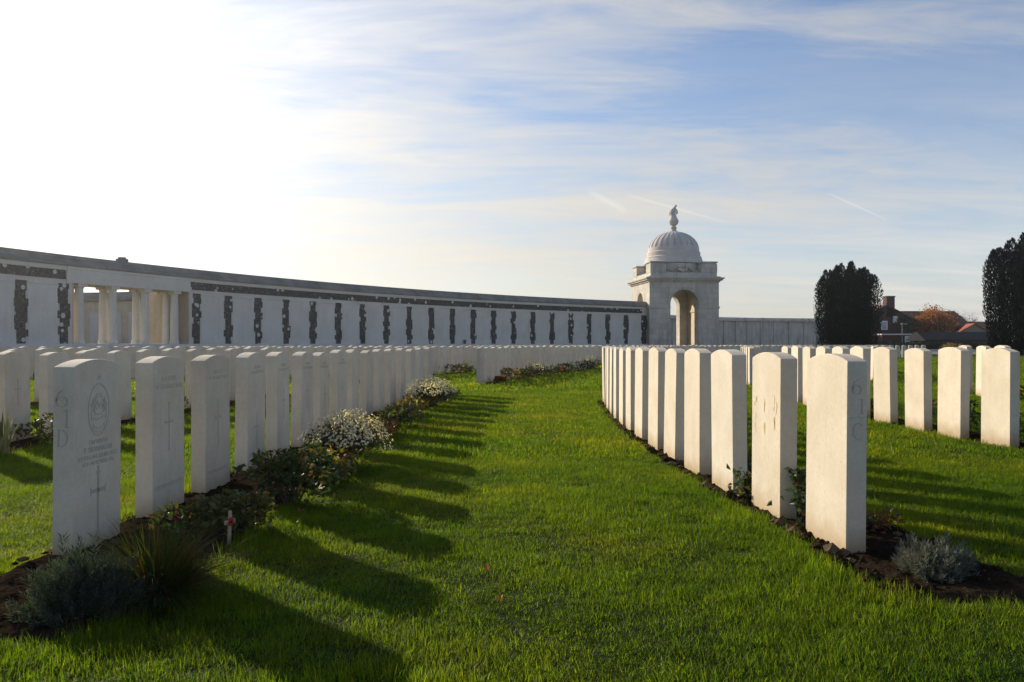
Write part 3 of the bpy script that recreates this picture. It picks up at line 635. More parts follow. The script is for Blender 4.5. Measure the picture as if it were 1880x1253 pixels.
leafy('low_plant', (-1.20, 7.6, .02), (.26, .45), .19, 520, .045, M['rust_leaf'], 9, 'low rust-coloured plant beyond the large aster bush', stems=6)
leafy('low_plant', (-1.20, 8.6, .02), (.26, .5), .26, 520, .05, M['shrub_leaf'], 10, 'dark green plant between the rust-coloured plant and the far aster', stems=6)
leafy('low_plant', (-1.18, 9.8, .02), (.26, .5), .24, 520, .05, M['yellow_leaf'], 101, 'olive-yellow plant just before the far aster bush', stems=6)
aster((-1.12, 11.4, .02), (.34, .5), .40, 1500, 12, 'white-flowered aster bush at the far end of the left bed')
leafy('low_plant', (-1.0, 12.9, .02), (.3, .4), .2, 420, .05, M['shrub_leaf'], 13, 'dark low plant behind the far aster at the end of the left bed', stems=5)
q = random.Random(21); mb = MB()
for k in range(26):
    a = -.6 + 1.2 * k / 25 + q.gauss(0, .08); d = Vector((math.sin(a) * 1.0, -.25 + q.gauss(0, .2), 0)).normalized() if abs(a) > .05 else Vector((.2, -1, 0)).normalized()
    mb.blade((q.gauss(0, .02), q.gauss(0, .02), 0), d, q.uniform(.62, .97), q.uniform(.28, .40), .026, droop=.28, seg=5)
o = mb.build('yucca', M['sword_blade']); o.location = (-3.97, 6.45, .01); tag(o, 'striped sword-leaved yucca at the left edge in front of a headstone', 'plant')
for j, (y, lat, m, lab) in enumerate(((7.35, .22, 'shrub_leaf', 'small dark plant at the foot of the left background headstones, nearest one'), (8.35, .25, 'rust_leaf', 'small plant with flowers seen beside the nearest left headstone'),
                                     (9.6, .25, 'shrub_leaf', 'dark plant seen through the gap after the second left headstone'), (10.1, .2, 'yellow_leaf', 'small orange-yellow plant seen between the second and third left headstones'),
                                     (11.4, .2, 'shrub_leaf', 'dark plant seen between the third and fourth left headstones'))):
    leafy('low_plant', bedpt('left_second', y, lat), (.2, .24), .24, 240, .045, M[m], 30 + j, lab, 'plant', None, 4)
# right bed
lavender((1.575, 3.07, .02), (.135, .135), .115, 14, M['silver_leaf'], 'silvery lavender bush in the soil beside the nearest right headstone', 520, tall=0)
def rosestem(loc, h, seed, label, n=46, lm='rose_leaf'):
    q = random.Random(seed); root = empty('rose_bush', loc); tag(root, label, 'shrub'); sb = MB(); mb = MB()
    for s in range(4):
        p = Vector((q.gauss(0, .02), q.gauss(0, .02), 0)); pts = [p.copy()]; d = Vector((q.gauss(0, .2), q.gauss(0, .2), 1)).normalized()
        for j in range(5):
            p = p + d * h / 5; d = (d + rdir(q) * .3).normalized(); pts.append(p.copy())
            for t in range(n // 16): mb.leaf(p + rdir(q) * .02, rdir(q), rdir(q), q.uniform(.03, .055), .03)
        sb.tube(pts, [.005, .0045, .004, .0035, .003, .002], 5)
    for t in range(n): mb.leaf(Vector((q.gauss(0, .05), q.gauss(0, .05), h * q.uniform(.05, .7))), rdir(q), rdir(q), q.uniform(.03, .055), .032)
    mb.build('foliage', M[lm], root); sb.build('stem', M['stem'], root); return root
rosestem((1.40, 3.86, .02), .26, 41, 'small dark rose bush between the first and second right headstones', 64)
rosestem((1.29, 4.50, .02), .17, 42, 'small leafy plant between the second and third right headstones', 56)
leafy('low_plant', (1.66, 3.75, .02), (.16, .2), .10, 200, .03, M['rust_leaf'], 43, 'flat reddish plant in the bed behind the lavender', stems=3)
for j, (y, lat) in enumerate(((5.3, .3), (6.2, .28), (7.4, .3), (8.7, .3), (10.2, .3))):
    leafy('low_plant', bedpt('right_near', y, lat), (.18, .22), .2, 200, .045, M[('shrub_leaf', 'rust_leaf', 'rose_leaf')[j % 3]], 50 + j, 'low plant hidden behind the right row, %s from the front' % ORD[j], 'plant', None, 4)
for j, (y, lat, h, m, lab) in enumerate(((8.0, .28, .34, 'rose_leaf', 'dark green rose between the second and third headstones of the second right row'), (8.75, .26, .3, 'rust_leaf', 'reddish plant between the third and fourth headstones of the second right row'),
                                     (7.2, .25, .3, 'rose_leaf', 'dark plant behind the front headstones of the second right row'), (9.5, .25, .26, 'rust_leaf', 'plant with red leaves left of the fourth headstone in the second right row'), (6.6, .3, .22, 'grey_leaf', 'grey plant at the right edge beside the front headstone'))):
    leafy('low_plant', bedpt('right_second', y, lat), (.2, .22), h, 260, .045, M[m], 60 + j, lab, 'plant', None, 5)
for j, (y, x) in enumerate(((13.2, 7.95), (14.6, 7.98), (12.6, 8.1))):
    leafy('low_plant', (x, y, .02), (.22, .25), .24, 160, .05, M[('rust_leaf', 'shrub_leaf', 'rose_leaf')[j]], 70 + j, ('reddish', 'dark green', 'glossy green')[j] + ' plant beside the headstones of the third right row', 'plant', None, 3)
# middle-distance bed, row with asters
def midplant(r, a, kind, seed, label, s=1.0):
    x, y = polar(r - .32, a)
    if kind == 'aster': return aster((x, y, .02), (.42 * s, .5 * s), .42 * s, 700, seed, label)
    return leafy('low_plant', (x, y, .02), (.36 * s, .42 * s), .30 * s, 260, .07, M[kind], seed, label, 'plant', None, 4)
midplant(51.6, 13.1, 'yellow_leaf', 80, 'yellow-orange plant near the front of the middle-distance row', .95)
midplant(51.6, 14.3, 'shrub_leaf', 81, 'dark plant between the yellow plant and the middle-distance asters', .8)
midplant(51.6, 15.7, 'aster', 82, 'white aster bush in the middle of the middle-distance row')
midplant(51.6, 17.0, 'shrub_leaf', 83, 'dark bush just beyond the white aster in the middle distance')
midplant(51.6, 18.3, 'rust_leaf', 84, 'small rust-coloured plant in the middle-distance row', .8)
midplant(51.6, 19.6, 'shrub_leaf', 85, 'upright dark plant before the farther middle-distance aster')
midplant(51.6, 21.4, 'hedge_leaf', 86, 'rounded dark bush below the farther middle-distance aster', 1.2)
midplant(51.6, 22.6, 'aster', 87, 'farthest white aster bush near the end of the middle-distance row', 1.1)
midplant(51.6, 11.6, 'rust_leaf', 88, 'tiny plant with pink flowers at the foot of the first middle-distance headstones', .45)
for j, (a, kind) in enumerate(((13.6, 'shrub_leaf'), (17.4, 'shrub_leaf'), (18.1, 'yellow_leaf'))):
    midplant(54.4, a, kind, 90 + j, ('dark', 'broad dark', 'olive')[j] + ' plant at the foot of the row through the gap beyond the left row', (.6, 1.0, .7)[j])
for j, (a, s) in enumerate(((29.6, 1.0), (30.8, 1.2), (32.0, .8))):
    midplant(54.4, a, 'shrub_leaf', 100 + j, ('small dark plant at the start of', 'dark bush in', 'low plant farther along')[j] + ' the far row beyond the cross path', s)

# remembrance crosses
def poppy_cross(loc, rz, tilt, h, label):
    root = empty('remembrance_cross', loc, rz); root.rotation_euler = (tilt, 0, rz); tag(root, label, 'cross')
    mb = MB(); mb.box(-.0085, .0085, -.004, .004, -.03, h); mb.box(-.034, -.0086, -.0038, .0038, h * .52, h * .52 + .017); mb.box(.0086, .034, -.0038, .0038, h * .52, h * .52 + .017)
    mb.build('wooden_cross', M['wood'], root, bevel=.001)
    mb = MB(); q = random.Random(3); vs = [(0, -.009, h * .6)]
    n = 20
    for k in range(n): r = .019 * (1 + .12 * math.sin(4 * 2 * PI * k / n)); vs.append((r * math.cos(2 * PI * k / n), -.007 - .004 * math.cos(8 * PI * k / n), h * .6 + r * math.sin(2 * PI * k / n)))
    mb.add(vs, [(0, 1 + k, 1 + (k + 1) % n) for k in range(n)]); pp = mb.build('poppy', M['poppy'], root)
    mb = MB(); mb.lathe([(.0055, 0), (.005, .003), (.002, .004)], 10); hp = mb.build('poppy_centre', M['poppy_heart'], pp); hp.rotation_euler = (PI / 2, 0, 0); hp.location = (0, -.009, h * .6)
    return root
poppy_cross((-1.225, 3.58, .03), 1.25, .03, .118, 'small wooden cross with red poppy standing before the low leafy plant')
poppy_cross((-1.50, 3.70, .02), .3, .05, .125, 'small wooden poppy cross leaning by the second left headstone')
# fallen leaves
def fallen(px, py, s, seed, label):
    y = F * CAMZ / (py - 632); x = (px - 940) / F * y; q = random.Random(seed); mb = MB(); n = 12
    vs = [(0, 0, .0)] + [(s * (.6 + .5 * abs(math.sin(2.5 * 2 * PI * k / n))) * math.cos(2 * PI * k / n), s * .8 * (.6 + .5 * abs(math.sin(2.5 * 2 * PI * k / n))) * math.sin(2 * PI * k / n), .012 * math.sin(4 * PI * k / n) + .006) for k in range(n)]
    mb.add(vs, [(0, 1 + k, 1 + (k + 1) % n) for k in range(n)]); o = mb.build('fallen_leaf', M['fallen']); o.location = (x, y, .032); o.rotation_euler = (q.gauss(.5, .15), q.gauss(0, .3), q.random() * 6); tag(o, label, 'leaf', 'fallen leaves on the lawn')
fallen(1018, 818, .024, 1, 'yellow-orange fallen leaf in the middle of the sunny lawn'); fallen(893, 1060, .012, 2, 'curled pale brown fallen leaf on the lawn just right of the shadows')
fallen(917, 1118, .012, 3, 'dark red fallen leaf on the lawn near the front'); fallen(551, 950, .02, 4, 'reddish fallen leaf at the lawn edge beside the rose bush'); fallen(686, 858, .02, 5, 'small rusty fallen leaf in the striped shadows'); fallen(1626, 976, .03, 6, 'orange fallen leaf in the soil behind the nearest right headstone')

# ------------------------------------------------------------------ the curved memorial wall
RW = 71.5
wall = empty('memorial_wall', (*polar(RW, 38), 0)); tag(wall, 'long curved white memorial wall with dark flint piers and grey coping, colonnade at left', 'wall')
wl = Vector(wall.location)
def ring_solid(mb, prof, a0, a1, step=.35, mi=0):      # prof: closed outline of (radius offset outward, z)
    n = max(2, int((a1 - a0) / step)); m = len(prof); vs = []
    for j in range(n + 1):
        a = a0 + (a1 - a0) * j / n
        for (dr, z) in prof: x, y = polar(RW + dr, a); vs.append((x - wl.x, y - wl.y, z))
    fs = [(j * m + i, j * m + (i + 1) % m, (j + 1) * m + (i + 1) % m, (j + 1) * m + i) for j in range(n) for i in range(m)]
    fs += [tuple(range(m))[::-1], tuple(range(n * m, n * m + m))]
    mb.add(vs, fs, mi)
def rect(r0, r1, z0, z1): return [(r0, z0), (r1, z0), (r1, z1), (r0, z1)]
A0, A1, AE = 4.0, 57.15, 57.15; O0, O1 = 19.95, 24.85
PIERS = [18.1 - 1.5 * k for k in range(1, 9)][::-1] + [18.1, 19.6] + [25.22 + 1.578 * k for k in range(21)]
mb = MB()
for (a, b) in ((A0, O0), (O1, AE)): ring_solid(mb, rect(0, 1.0, .88, 3.9), a, b)
mb.build('wall_face', M['wall_stone'], wall)
mb = MB(); ring_solid(mb, [(-.32, 0), (1.1, 0), (1.1, .84), (.0, .88), (-.28, .875), (-.32, .80)], A0, AE); mb.build('plinth', M['wall_stone'], wall)
mb = MB(); ring_solid(mb, [(-.09, 3.9), (1.15, 3.9), (1.15, 3.97), (1.0, 4.1), (.8, 4.37), (.28, 4.37), (.20, 4.27), (.12, 4.25), (.05, 4.13), (-.02, 4.10), (-.09, 3.99)], A0, AE); mb.build('coping', M['coping'], wall)
for (a, b) in ((A0, O0 - .28), (O1 + .08, AE - .55)):
    mb = MB(); ring_solid(mb, rect(-.022, .2, 3.38, 3.735), a, b); mb.build('flint_band', M['flint'], wall)
for (a, b) in ((A0, O0 - .26), (O1 + .06, AE)):
    mb = MB(); ring_solid(mb, rect(-.045, .2, 3.745, 3.9), a, b); mb.build('cornice_strip', M['wall_stone'], wall)
q = random.Random(17)
for k, a in enumerate(PIERS):
    mb = MB(); z = .885; core = .18 if k < len(PIERS) - 1 else .24; deg = math.degrees(1 / RW)
    while z < 3.15:
        h = q.uniform(.24, .36); z1 = min(z + h, 3.215)
        if 3.215 - z1 < .12: z1 = 3.215
        l = core + q.choice((0, 0, .08, .10, .12)); r = core + q.choice((0, 0, .08, .10, .12))
        if z < .9 : l = r = core
        if z1 > 3.2: l = r = core + .05
        ring_solid(mb, rect(-.024 - .003 * q.random(), .15, z, z1), a - l * deg, a + r * deg, 1.0); z = z1
    mb.build('flint_pier', M['flint'], wall)
    if k + 1 < len(PIERS) and not (a < 20 and PIERS[k + 1] > 25):
        b = PIERS[k + 1]; mb = MB(); g_ = .29 * deg
        ring_solid(mb, [(-.004, .93), (.1, .93), (.1, 3.13), (-.004, 3.13), (-.012, 3.10), (-.012, .96)], a + g_, b - g_, .5)
        p = mb.build('name_panel', M['name_panel'], wall)
# frames above panels: thin shadow line moulding
mb = MB()
for k, a in enumerate(PIERS[:-1]):
    if not (a < 20 and PIERS[k + 1] > 25): ring_solid(mb, rect(-.035, .1, 3.135, 3.175), a + .31 * deg, PIERS[k + 1] - .31 * deg, .5)
mb.build('panel_moulding', M['wall_stone'], wall)
# colonnade
mb = MB(); ring_solid(mb, [(-.05, 3.26), (.42, 3.26), (.42, 3.9), (-.07, 3.9), (-.07, 3.80), (-.05, 3.78)], O0 - .25, O1 + .05); ring_solid(mb, rect(.9, 1.4, 3.26, 3.9), O0, O1); ring_solid(mb, rect(.425, .895, 3.70, 3.9), O0, O1)
mb.build('colonnade_lintel', M['column_stone'], wall)
COLA = [20.32, 21.63, 23.0, 24.32]
for row_r in (.20, .70):
    for a in COLA:
        x, y = polar(RW + row_r, a); mb = MB(); c = (x - wl.x, y - wl.y, 0)
        mb.lathe([(.21, .8), (.21, .98), (.18, 1.02), (.178, 1.6), (.158, 3.05), (.168, 3.06), (.168, 3.1), (.20, 3.14)], 20, c)
        mb.box(c[0] - .21, c[0] + .21, c[1] - .21, c[1] + .21, 3.14, 3.26, T=Matrix.Translation((c[0], c[1], 0)) @ Matrix.Rotation(-R(a), 4, 'Z') @ Matrix.Translation((-c[0], -c[1], 0)))
        mb.build('column', M['column_stone'], wall, smooth=False)
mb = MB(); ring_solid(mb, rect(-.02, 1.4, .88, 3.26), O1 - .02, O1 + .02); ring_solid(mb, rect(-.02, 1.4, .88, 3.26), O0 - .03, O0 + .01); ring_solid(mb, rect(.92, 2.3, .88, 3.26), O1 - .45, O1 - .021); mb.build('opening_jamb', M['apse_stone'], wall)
# apse behind the colonnade: a circular court wall with its own coping
AR = 14.0; am = 22.4; acx, acy = polar(RW + 1.25 + AR, am)
apse = empty('apse_wall', (acx, acy, 0)); tag(apse, 'round apse wall seen through the colonnade, warm stone with dark coping', 'wall')
back = math.atan2(*(Vector(polar(RW, am)) - Vector((acx, acy))).yx)
def arc_solid(mb, prof, t0, t1, n, rad):
    m = len(prof); vs = []
    for j in range(n + 1):
        t = t0 + (t1 - t0) * j / n
        for (dr, z) in prof: vs.append(((rad + dr) * math.cos(t), (rad + dr) * math.sin(t), z))
    mb.add(vs, [(j * m + i, j * m + (i + 1) % m, (j + 1) * m + (i + 1) % m, (j + 1) * m + i) for j in range(n) for i in range(m)] + [tuple(range(m))[::-1], tuple(range(n * m, n * m + m))])
g0 = math.asin(2.75 / AR)
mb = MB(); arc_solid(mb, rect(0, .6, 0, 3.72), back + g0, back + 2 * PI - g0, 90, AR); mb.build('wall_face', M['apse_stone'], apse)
mb = MB(); arc_solid(mb, [(-.25, 3.72), (.85, 3.72), (.8, 3.9), (.5, 4.3), (.1, 4.3), (-.2, 3.9)], back + g0, back + 2 * PI - g0, 90, AR); mb.build('coping', M['coping'], apse)
for k in range(26):
    t = back + g0 + .1 + (2 * PI - 2 * g0 - .2) * (k + .5) / 26; mb = MB(); arc_solid(mb, rect(-.03, .1, .95, 2.95), t - .085, t + .085, 4, AR); mb.build('name_panel', M['name_panel'], apse)
mb = MB(); mb.box(-.2, .2, -.15, .15, 0, .13); mb.box(-.13, .13, -.1, .1, .13, .2); o = mb.build('roof_vent', M['coping'])
x, y = polar(RW + .5, 22.25); o.location = (x, y, 4.37); tag(o, 'small dark block sitting on the wall coping above the colonnade', 'vent')
mb = MB(); mb.box(-.08, .08, -.08, .08, 0, .24); mb.box(-.1, .1, -.1, .1, .24, .28); o = mb.build('litter_bin', M['metal'], bevel=.01); x, y = polar(RW - .12, 41.85); o.location = (x, y, .88); tag(o, 'small dark teal box on the plinth of the memorial wall', 'bin')

# ------------------------------------------------------------------ domed pavilion
pav = empty('domed_pavilion', (11.2, 67.3, 0), R(6.3)); tag(pav, 'square stone pavilion with arches, ribbed dome and a leaning statue on top', 'pavilion')
PS, PT = 5.85, .95; SPR, AW = 4.15, 1.17
def arch_outline(w, z0, z1, aw, spr, n=18):
    c = w / 2; return [(0, z0), (c - aw, z0)] + [(c - aw * math.cos(PI * i / n), spr + aw * math.sin(PI * i / n)) for i in range(n + 1)] + [(c + aw, z0), (w, z0), (w, z1), (0, z1)]
ao = arch_outline(PS, 0, 5.95, AW, SPR); wi = PS - 2 * PT; ai = arch_outline(wi, 0, 5.95, .95, 4.25)
for nm, y0, y1 in (('f', 0, PT), ('b', PS - PT, PS)):
    mb = MB(); mb.prism(ao, lambda a, b: (a, y0, b), lambda a, b: (a, y1, b)); mb.build('arched_wall', M['pavilion_stone'], pav)
for x0, x1 in ((.002, PT), (PS - PT, PS - .002)):
    mb = MB(); mb.prism(ai if x0 < 1 else rect(0, wi, 0, 5.95), lambda a, b: (x0, PT + a, b), lambda a, b: (x1, PT + a, b)); mb.build('arched_wall', M['pavilion_stone'], pav)
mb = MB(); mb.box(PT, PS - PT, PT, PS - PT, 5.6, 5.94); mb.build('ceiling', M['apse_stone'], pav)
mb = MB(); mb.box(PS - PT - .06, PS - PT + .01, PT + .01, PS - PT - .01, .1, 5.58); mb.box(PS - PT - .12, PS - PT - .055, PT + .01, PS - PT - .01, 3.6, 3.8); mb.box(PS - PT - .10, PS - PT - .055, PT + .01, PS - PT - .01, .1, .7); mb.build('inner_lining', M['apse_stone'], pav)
mb = MB()                                           # impost string course, broken by the arches
for (x0, x1, y0, y1) in ((-.06, PS / 2 - AW, -.06, .0), (PS / 2 + AW, PS + .06, -.06, .0), (-.06, .0, 0, PS / 2 - .95), (-.06, .0, PS / 2 + .95, PS), (PS, PS + .06, 0, PS), (-.06, PS / 2 - AW, PS, PS + .06), (PS / 2 + AW, PS + .06, PS, PS + .06)):
    mb.box(x0, x1, y0, y1, 3.78, 3.96)
mb.build('string_course', M['pavilion_stone'], pav)
mb = MB(); n = 18
for i in range(n):                                  # voussoir ring and keystone proud of the front
    a, b = PI * i / n, PI * (i + 1) / n
    pts = [(PS / 2 - rr * math.cos(t), SPR + rr * math.sin(t)) for rr, t in ((AW + .005, a), (AW + .30, a), (AW + .30, b - .012), (AW + .005, b - .012))]
    mb.prism(pts, lambda u, v: (u, -.035, v), lambda u, v: (u, .02, v))
mb.prism([(PS / 2 - .14, SPR + AW), (PS / 2 + .14, SPR + AW), (PS / 2 + .2, SPR + AW + .45), (PS / 2 - .2, SPR + AW + .45)], lambda u, v: (u, -.10, v), lambda u, v: (u, .02, v))
mb.build('arch_moulding', M['pavilion_stone'], pav)
mb = MB()
for (o_, z0, z1) in ((.10, 5.95, 6.08), (.26, 6.08, 6.20), (.36, 6.20, 6.33), (.12, 6.33, 6.42)): mb.box(-o_, PS + o_, -o_, PS + o_, z0, z1)
mb.build('cornice', M['pavilion_stone'], pav, bevel=.02)
mb = MB(); mb.box(.12, PS - .12, .12, PS - .12, 6.42, 6.75); mb.box(.8, PS - .8, .8, PS - .8, 6.75, 7.0); mb.build('attic', M['pavilion_stone'], pav)
for cx in (0, 1):
    for cy in (0, 1):
        mb = MB(); x0 = .1 if not cx else PS - 1.42; y0 = .1 if not cy else PS - 1.42
        mb.box(x0, x0 + 1.32, y0, y0 + 1.32, 6.752, 7.45); mb.box(x0 + .06, x0 + 1.26, y0 + .06, y0 + 1.26, 7.452, 7.54); mb.box(x0 - .04, x0 + 1.36, y0 - .04, y0 + 1.36, 7.542, 7.66)
        mb.build('corner_block', M['pavilion_stone'], pav, bevel=.015)
mb = MB(); c = PS / 2                               # carved shield and swags on the front of the attic
mb.prism([(c - .42, 7.0), (c, 6.78), (c + .42, 7.0), (c + .42, 7.35), (c + .3, 7.48), (c - .3, 7.48), (c - .42, 7.35)], lambda u, v: (u, .42, v), lambda u, v: (u, .70, v))
for s in (-1, 1): mb.tube([(c + s * .40, .55, 7.4), (c + s * .62, .55, 7.12), (c + s * .9, .62, 6.95), (c + s * 1.15, .75, 7.1)], [.05, .09, .09, .05], 8)
for s in (-1, 0, 1): mb.lathe([(.02, -.12), (.11, -.05), (.13, .03), (.06, .12)], 8, (c + s * .24, .42, 7.22))
mb.build('carved_relief', M['pavilion_stone'], pav)
mb = MB(); mb.lathe([(2.28, 6.9), (2.28, 7.58), (2.5, 7.64), (2.5, 7.80), (2.44, 7.86), (2.40, 8.02), (2.36, 8.06), (2.36, 8.2), (2.30, 8.26), (2.24, 8.30), (2.24, 8.62), (2.17, 8.70)], 72, (c, c, 0)); mb.build('drum', M['dome_stone'], pav, smooth=False)
dz = 8.68; DR, DH = 2.14, 1.62
mb = MB(); mb.lathe([(DR, dz), (DR, dz + .16)] + [(DR * math.cos(PI / 2 * t), dz + .16 + DH * math.sin(PI / 2 * t)) for t in [i / 16 for i in range(0, 16)]], 192, (c, c, 0), rmod=lambda a, z: 1 - (.055 if math.cos(24 * a) > .25 and z > dz + .35 else 0)); mb.build('dome', M['dome_stone'], pav, smooth=False)
ft = dz + .16 + DH - .12
fin = MB(); fin.lathe([(.36, ft), (.36, ft + .14), (.27, ft + .2), (.22, ft + .34), (.28, ft + .40), (.28, ft + .48), (.18, ft + .54), (.2, ft + .62), (.34, ft + .74), (.42, ft + .92), (.43, ft + 1.05), (.40, ft + 1.12), (.36, ft + 1.16), (.34, ft + 1.24)], 28, (c, c, 0))
fo_ = fin.build('urn', M['dome_stone'], pav, smooth=False)
# statue: a draped winged figure bending forward
zt = ft + 1.24
verts = [(0, 0, 0), (-.02, 0, .18), (-.05, 0, .40), (-.06, 0, .62), (.02, 0, .86), (.12, 0, 1.04), (.20, 0, 1.16), (.27, 0, 1.20),
         (.10, -.2, .86), (.26, -.22, .66), (.30, -.1, .44), (.10, .2, .86), (.26, .22, .64), (.31, .1, .42), (.2, -.06, .05), (.22, .08, .05), (-.18, -.13, .74), (-.26, -.17, .52), (-.22, -.19, .28), (-.18, .13, .74), (-.26, .17, .52), (-.22, .19, .28)]
edges = [(0, 1), (1, 2), (2, 3), (3, 4), (4, 5), (5, 6), (6, 7), (4, 8), (8, 9), (9, 10), (4, 11), (11, 12), (12, 13), (1, 14), (1, 15), (4, 16), (16, 17), (17, 18), (4, 19), (19, 20), (20, 21)]
rads = [.30, .27, .24, .19, .18, .09, .11, .09, .085, .065, .05, .085, .065, .05, .12, .12, .10, .09, .05, .10, .09, .05]
me = bpy.data.meshes.new('statue'); me.from_pydata(verts, edges, []); so = bpy.data.objects.new('statue_tmp', me); COL.objects.link(so)
so.modifiers.new('skin', 'SKIN'); sd = so.modifiers.new('sub', 'SUBSURF'); sd.levels = 2; sd.render_levels = 2
for i, r_ in enumerate(rads): me.skin_vertices[0].data[i].radius = (r_, r_)
me.skin_vertices[0].data[0].use_root = True
dg = bpy.context.evaluated_depsgraph_get(); dg.update(); me2 = bpy.data.meshes.new_from_object(so.evaluated_get(dg)); bpy.data.objects.remove(so)
me2.materials.clear(); me2.materials.append(M['dome_stone']); st = bpy.data.objects.new('statue', me2); COL.objects.link(st); st.parent = pav; st.location = (c, c, zt - .06)

# weathered wall beyond the pavilion
fw = empty('weathered_wall', (27, 106, 0)); tag(fw, 'weathered grey-beige curved wall beyond the domed pavilion, partly behind the yew', 'wall')
FWP = [(15.5, 92.0), (17.2, 95.5), (19.2, 98.8), (21.6, 101.8), (24.3, 104.4), (27.5, 106.6), (31, 108.4), (35, 109.9), (39.5, 111.2), (44, 112.2), (49, 113.0), (54, 113.6)]
def strip(mb, pts, prof, base, mi=0):
    m = len(prof); vs = []
    for j, p in enumerate(pts):
        d = (Vector(pts[min(j + 1, len(pts) - 1)]) - Vector(pts[max(j - 1, 0)])).normalized(); nn = Vector((-d.y, d.x))
        for (o_, z) in prof: vs.append((p[0] + nn.x * o_ - base[0], p[1] + nn.y * o_ - base[1], z))
    n = len(pts) - 1
    mb.add(vs, [(j * m + i, j * m + (i + 1) % m, (j + 1) * m + (i + 1) % m, (j + 1) * m + i) for j in range(n) for i in range(m)] + [tuple(range(m))[::-1], tuple(range(n * m, n * m + m))], mi)
mb = MB(); strip(mb, FWP, rect(0, .8, 0, 3.85), (27, 106)); mb.build('wall_face', M['far_wall_stone'], fw)
mb = MB(); strip(mb, FWP, [(-.3, 3.85), (1.0, 3.85), (1.0, 4.1), (.6, 4.32), (-.1, 4.32), (-.3, 4.05)], (27, 106)); mb.build('coping', M['far_wall_stone'], fw)
for i in range(len(FWP) - 1):
    for t in (0, .5):
        p = Vector(FWP[i]).lerp(Vector(FWP[i + 1]), t); d = (Vector(FWP[i + 1]) - Vector(FWP[i])).normalized(); a_, b_ = p - d * .3, p + d * .3
        mb = MB(); strip(mb, [tuple(a_), tuple(b_)], rect(-.14, .05, 0, 3.85), (27, 106)); mb.build('pilaster', M['far_wall_stone'], fw)
# ------------------------------------------------------------------ trees, hedge, houses
def yew(loc, rad, h, seed, label, n=15000, spires=34):
    q = random.Random(seed); root = empty('yew_tree', loc); tag(root, label, 'tree'); mb = MB(); tb = MB(); SP = []
    for k in range(spires):
        r = math.sqrt((k + .5) / spires) * .9; a = k * 2.39996 + q.gauss(0, .15); top = h * (1 - .22 * r ** 2.6) * q.uniform(.945, 1.015)
        SP.append((r * math.cos(a) * rad[0], r * math.sin(a) * rad[1], top, q.uniform(.13, .21) * (rad[0] + rad[1]) / 2, r))
    for k in range(n):
        x, y, top, w, r = q.choice(SP); t = q.random() ** .8; z = top * t; a = q.random() * 2 * PI
        bulge = (1 - .3 * max(0, .35 - t) / .35 * (1 if r > .4 else 0)); wr = w * (1.3 if t < .76 else 1.3 * (1 - ((t - .76) / .24) ** 2.2) + .05)
        s = .86 + .14 * min(1, t * 2.2) * bulge; rr = wr * (.35 + .65 * q.random())
        c = Vector((x * s + rr * math.cos(a), y * s + rr * math.sin(a), z)); d = Vector((math.cos(a) * .38, math.sin(a) * .38, 1)) + rdir(q) * .22
        mb.leaf(c, d, rdir(q), q.uniform(.12, .24), q.uniform(.04, .07))
    mb.build('crown', M['yew_leaf'], root)
    for k in range(7):
        x, y, top, w, r = SP[k]; tb.tube([(x * .12, y * .12, -.1), (x * .5, y * .5, top * .35), (x * .75, y * .75, top * .8)], [.16, .10, .03], 6)
    tb.build('trunk', M['bark'], root); return root
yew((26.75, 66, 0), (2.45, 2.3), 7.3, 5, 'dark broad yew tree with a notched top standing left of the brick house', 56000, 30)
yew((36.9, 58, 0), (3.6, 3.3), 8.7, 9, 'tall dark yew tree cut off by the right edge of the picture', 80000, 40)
def tree(name, loc, h, cr, seed, lm, label, n=2600, leaf=.16, gap=.35, zc=.62):
    q = random.Random(seed); root = empty(name, loc); tag(root, label, 'tree'); tb = MB(); mb = MB(); tips = []
    def grow(p, d, l, r, lev):
        pts = [p.copy()]
        for j in range(4): d = (d + rdir(q) * .16 + Z3 * .05).normalized(); p = p + d * l / 4; pts.append(p.copy())
        tb.tube(pts, [r * (1 - .14 * j) for j in range(5)], 6 if lev < 2 else 4)
        if lev >= 2: tips.extend(pts[1:])
        if lev < 4:
            for k in range(3 if lev else 6):
                a = q.random() * 2 * PI; nd = (d * .6 + Vector((math.cos(a), math.sin(a), .35)) * .8).normalized(); grow(pts[q.choice((2, 3, 4))], nd, l * q.uniform(.55, .75), r * .5, lev + 1)
    grow(Vector((0, 0, -.1)), Z3.copy(), h * .42, h * .022, 0)
    tips = [t for t in tips if t.z > h * .2]
    for k in range(n):
        c = q.choice(tips) + Vector((q.gauss(0, 1), q.gauss(0, 1), q.gauss(0, 1))) * gap * .5
        mb.leaf(c, rdir(q), rdir(q), leaf * q.uniform(.6, 1.3), leaf * .7)
    if n: mb.build('crown', lm, root)
    tb.build('trunk', M['bark'], root); return root
tree('autumn_tree', (55.2, 112, 0), 6.5, 3, 3, M['autumn_leaf'], 'orange autumn tree in front of the long brown roof', 6500, .24, .95)
tree('autumn_tree', (59.0, 114, 0), 6.2, 3, 4, M['autumn_leaf'], 'orange-brown autumn tree at the right end of the long roof', 5500, .24, .95)
tree('autumn_tree', (53.6, 113, 0), 5.4, 3, 6, M['shrub_leaf'], 'dark greenish small tree left of the orange autumn tree', 2600, .22, .7)
tree('bare_tree', (66.3, 121, 0), 7.0, 3, 8, M['crimson_leaf'], 'nearly bare reddish tree behind the orange-roofed house', 700, .16, .5)
tree('bare_tree', (51.9, 111, 0), 5.4, 3, 18, M['crimson_leaf'], 'small bare tree beside the brick chimney', 160, .12, .4)
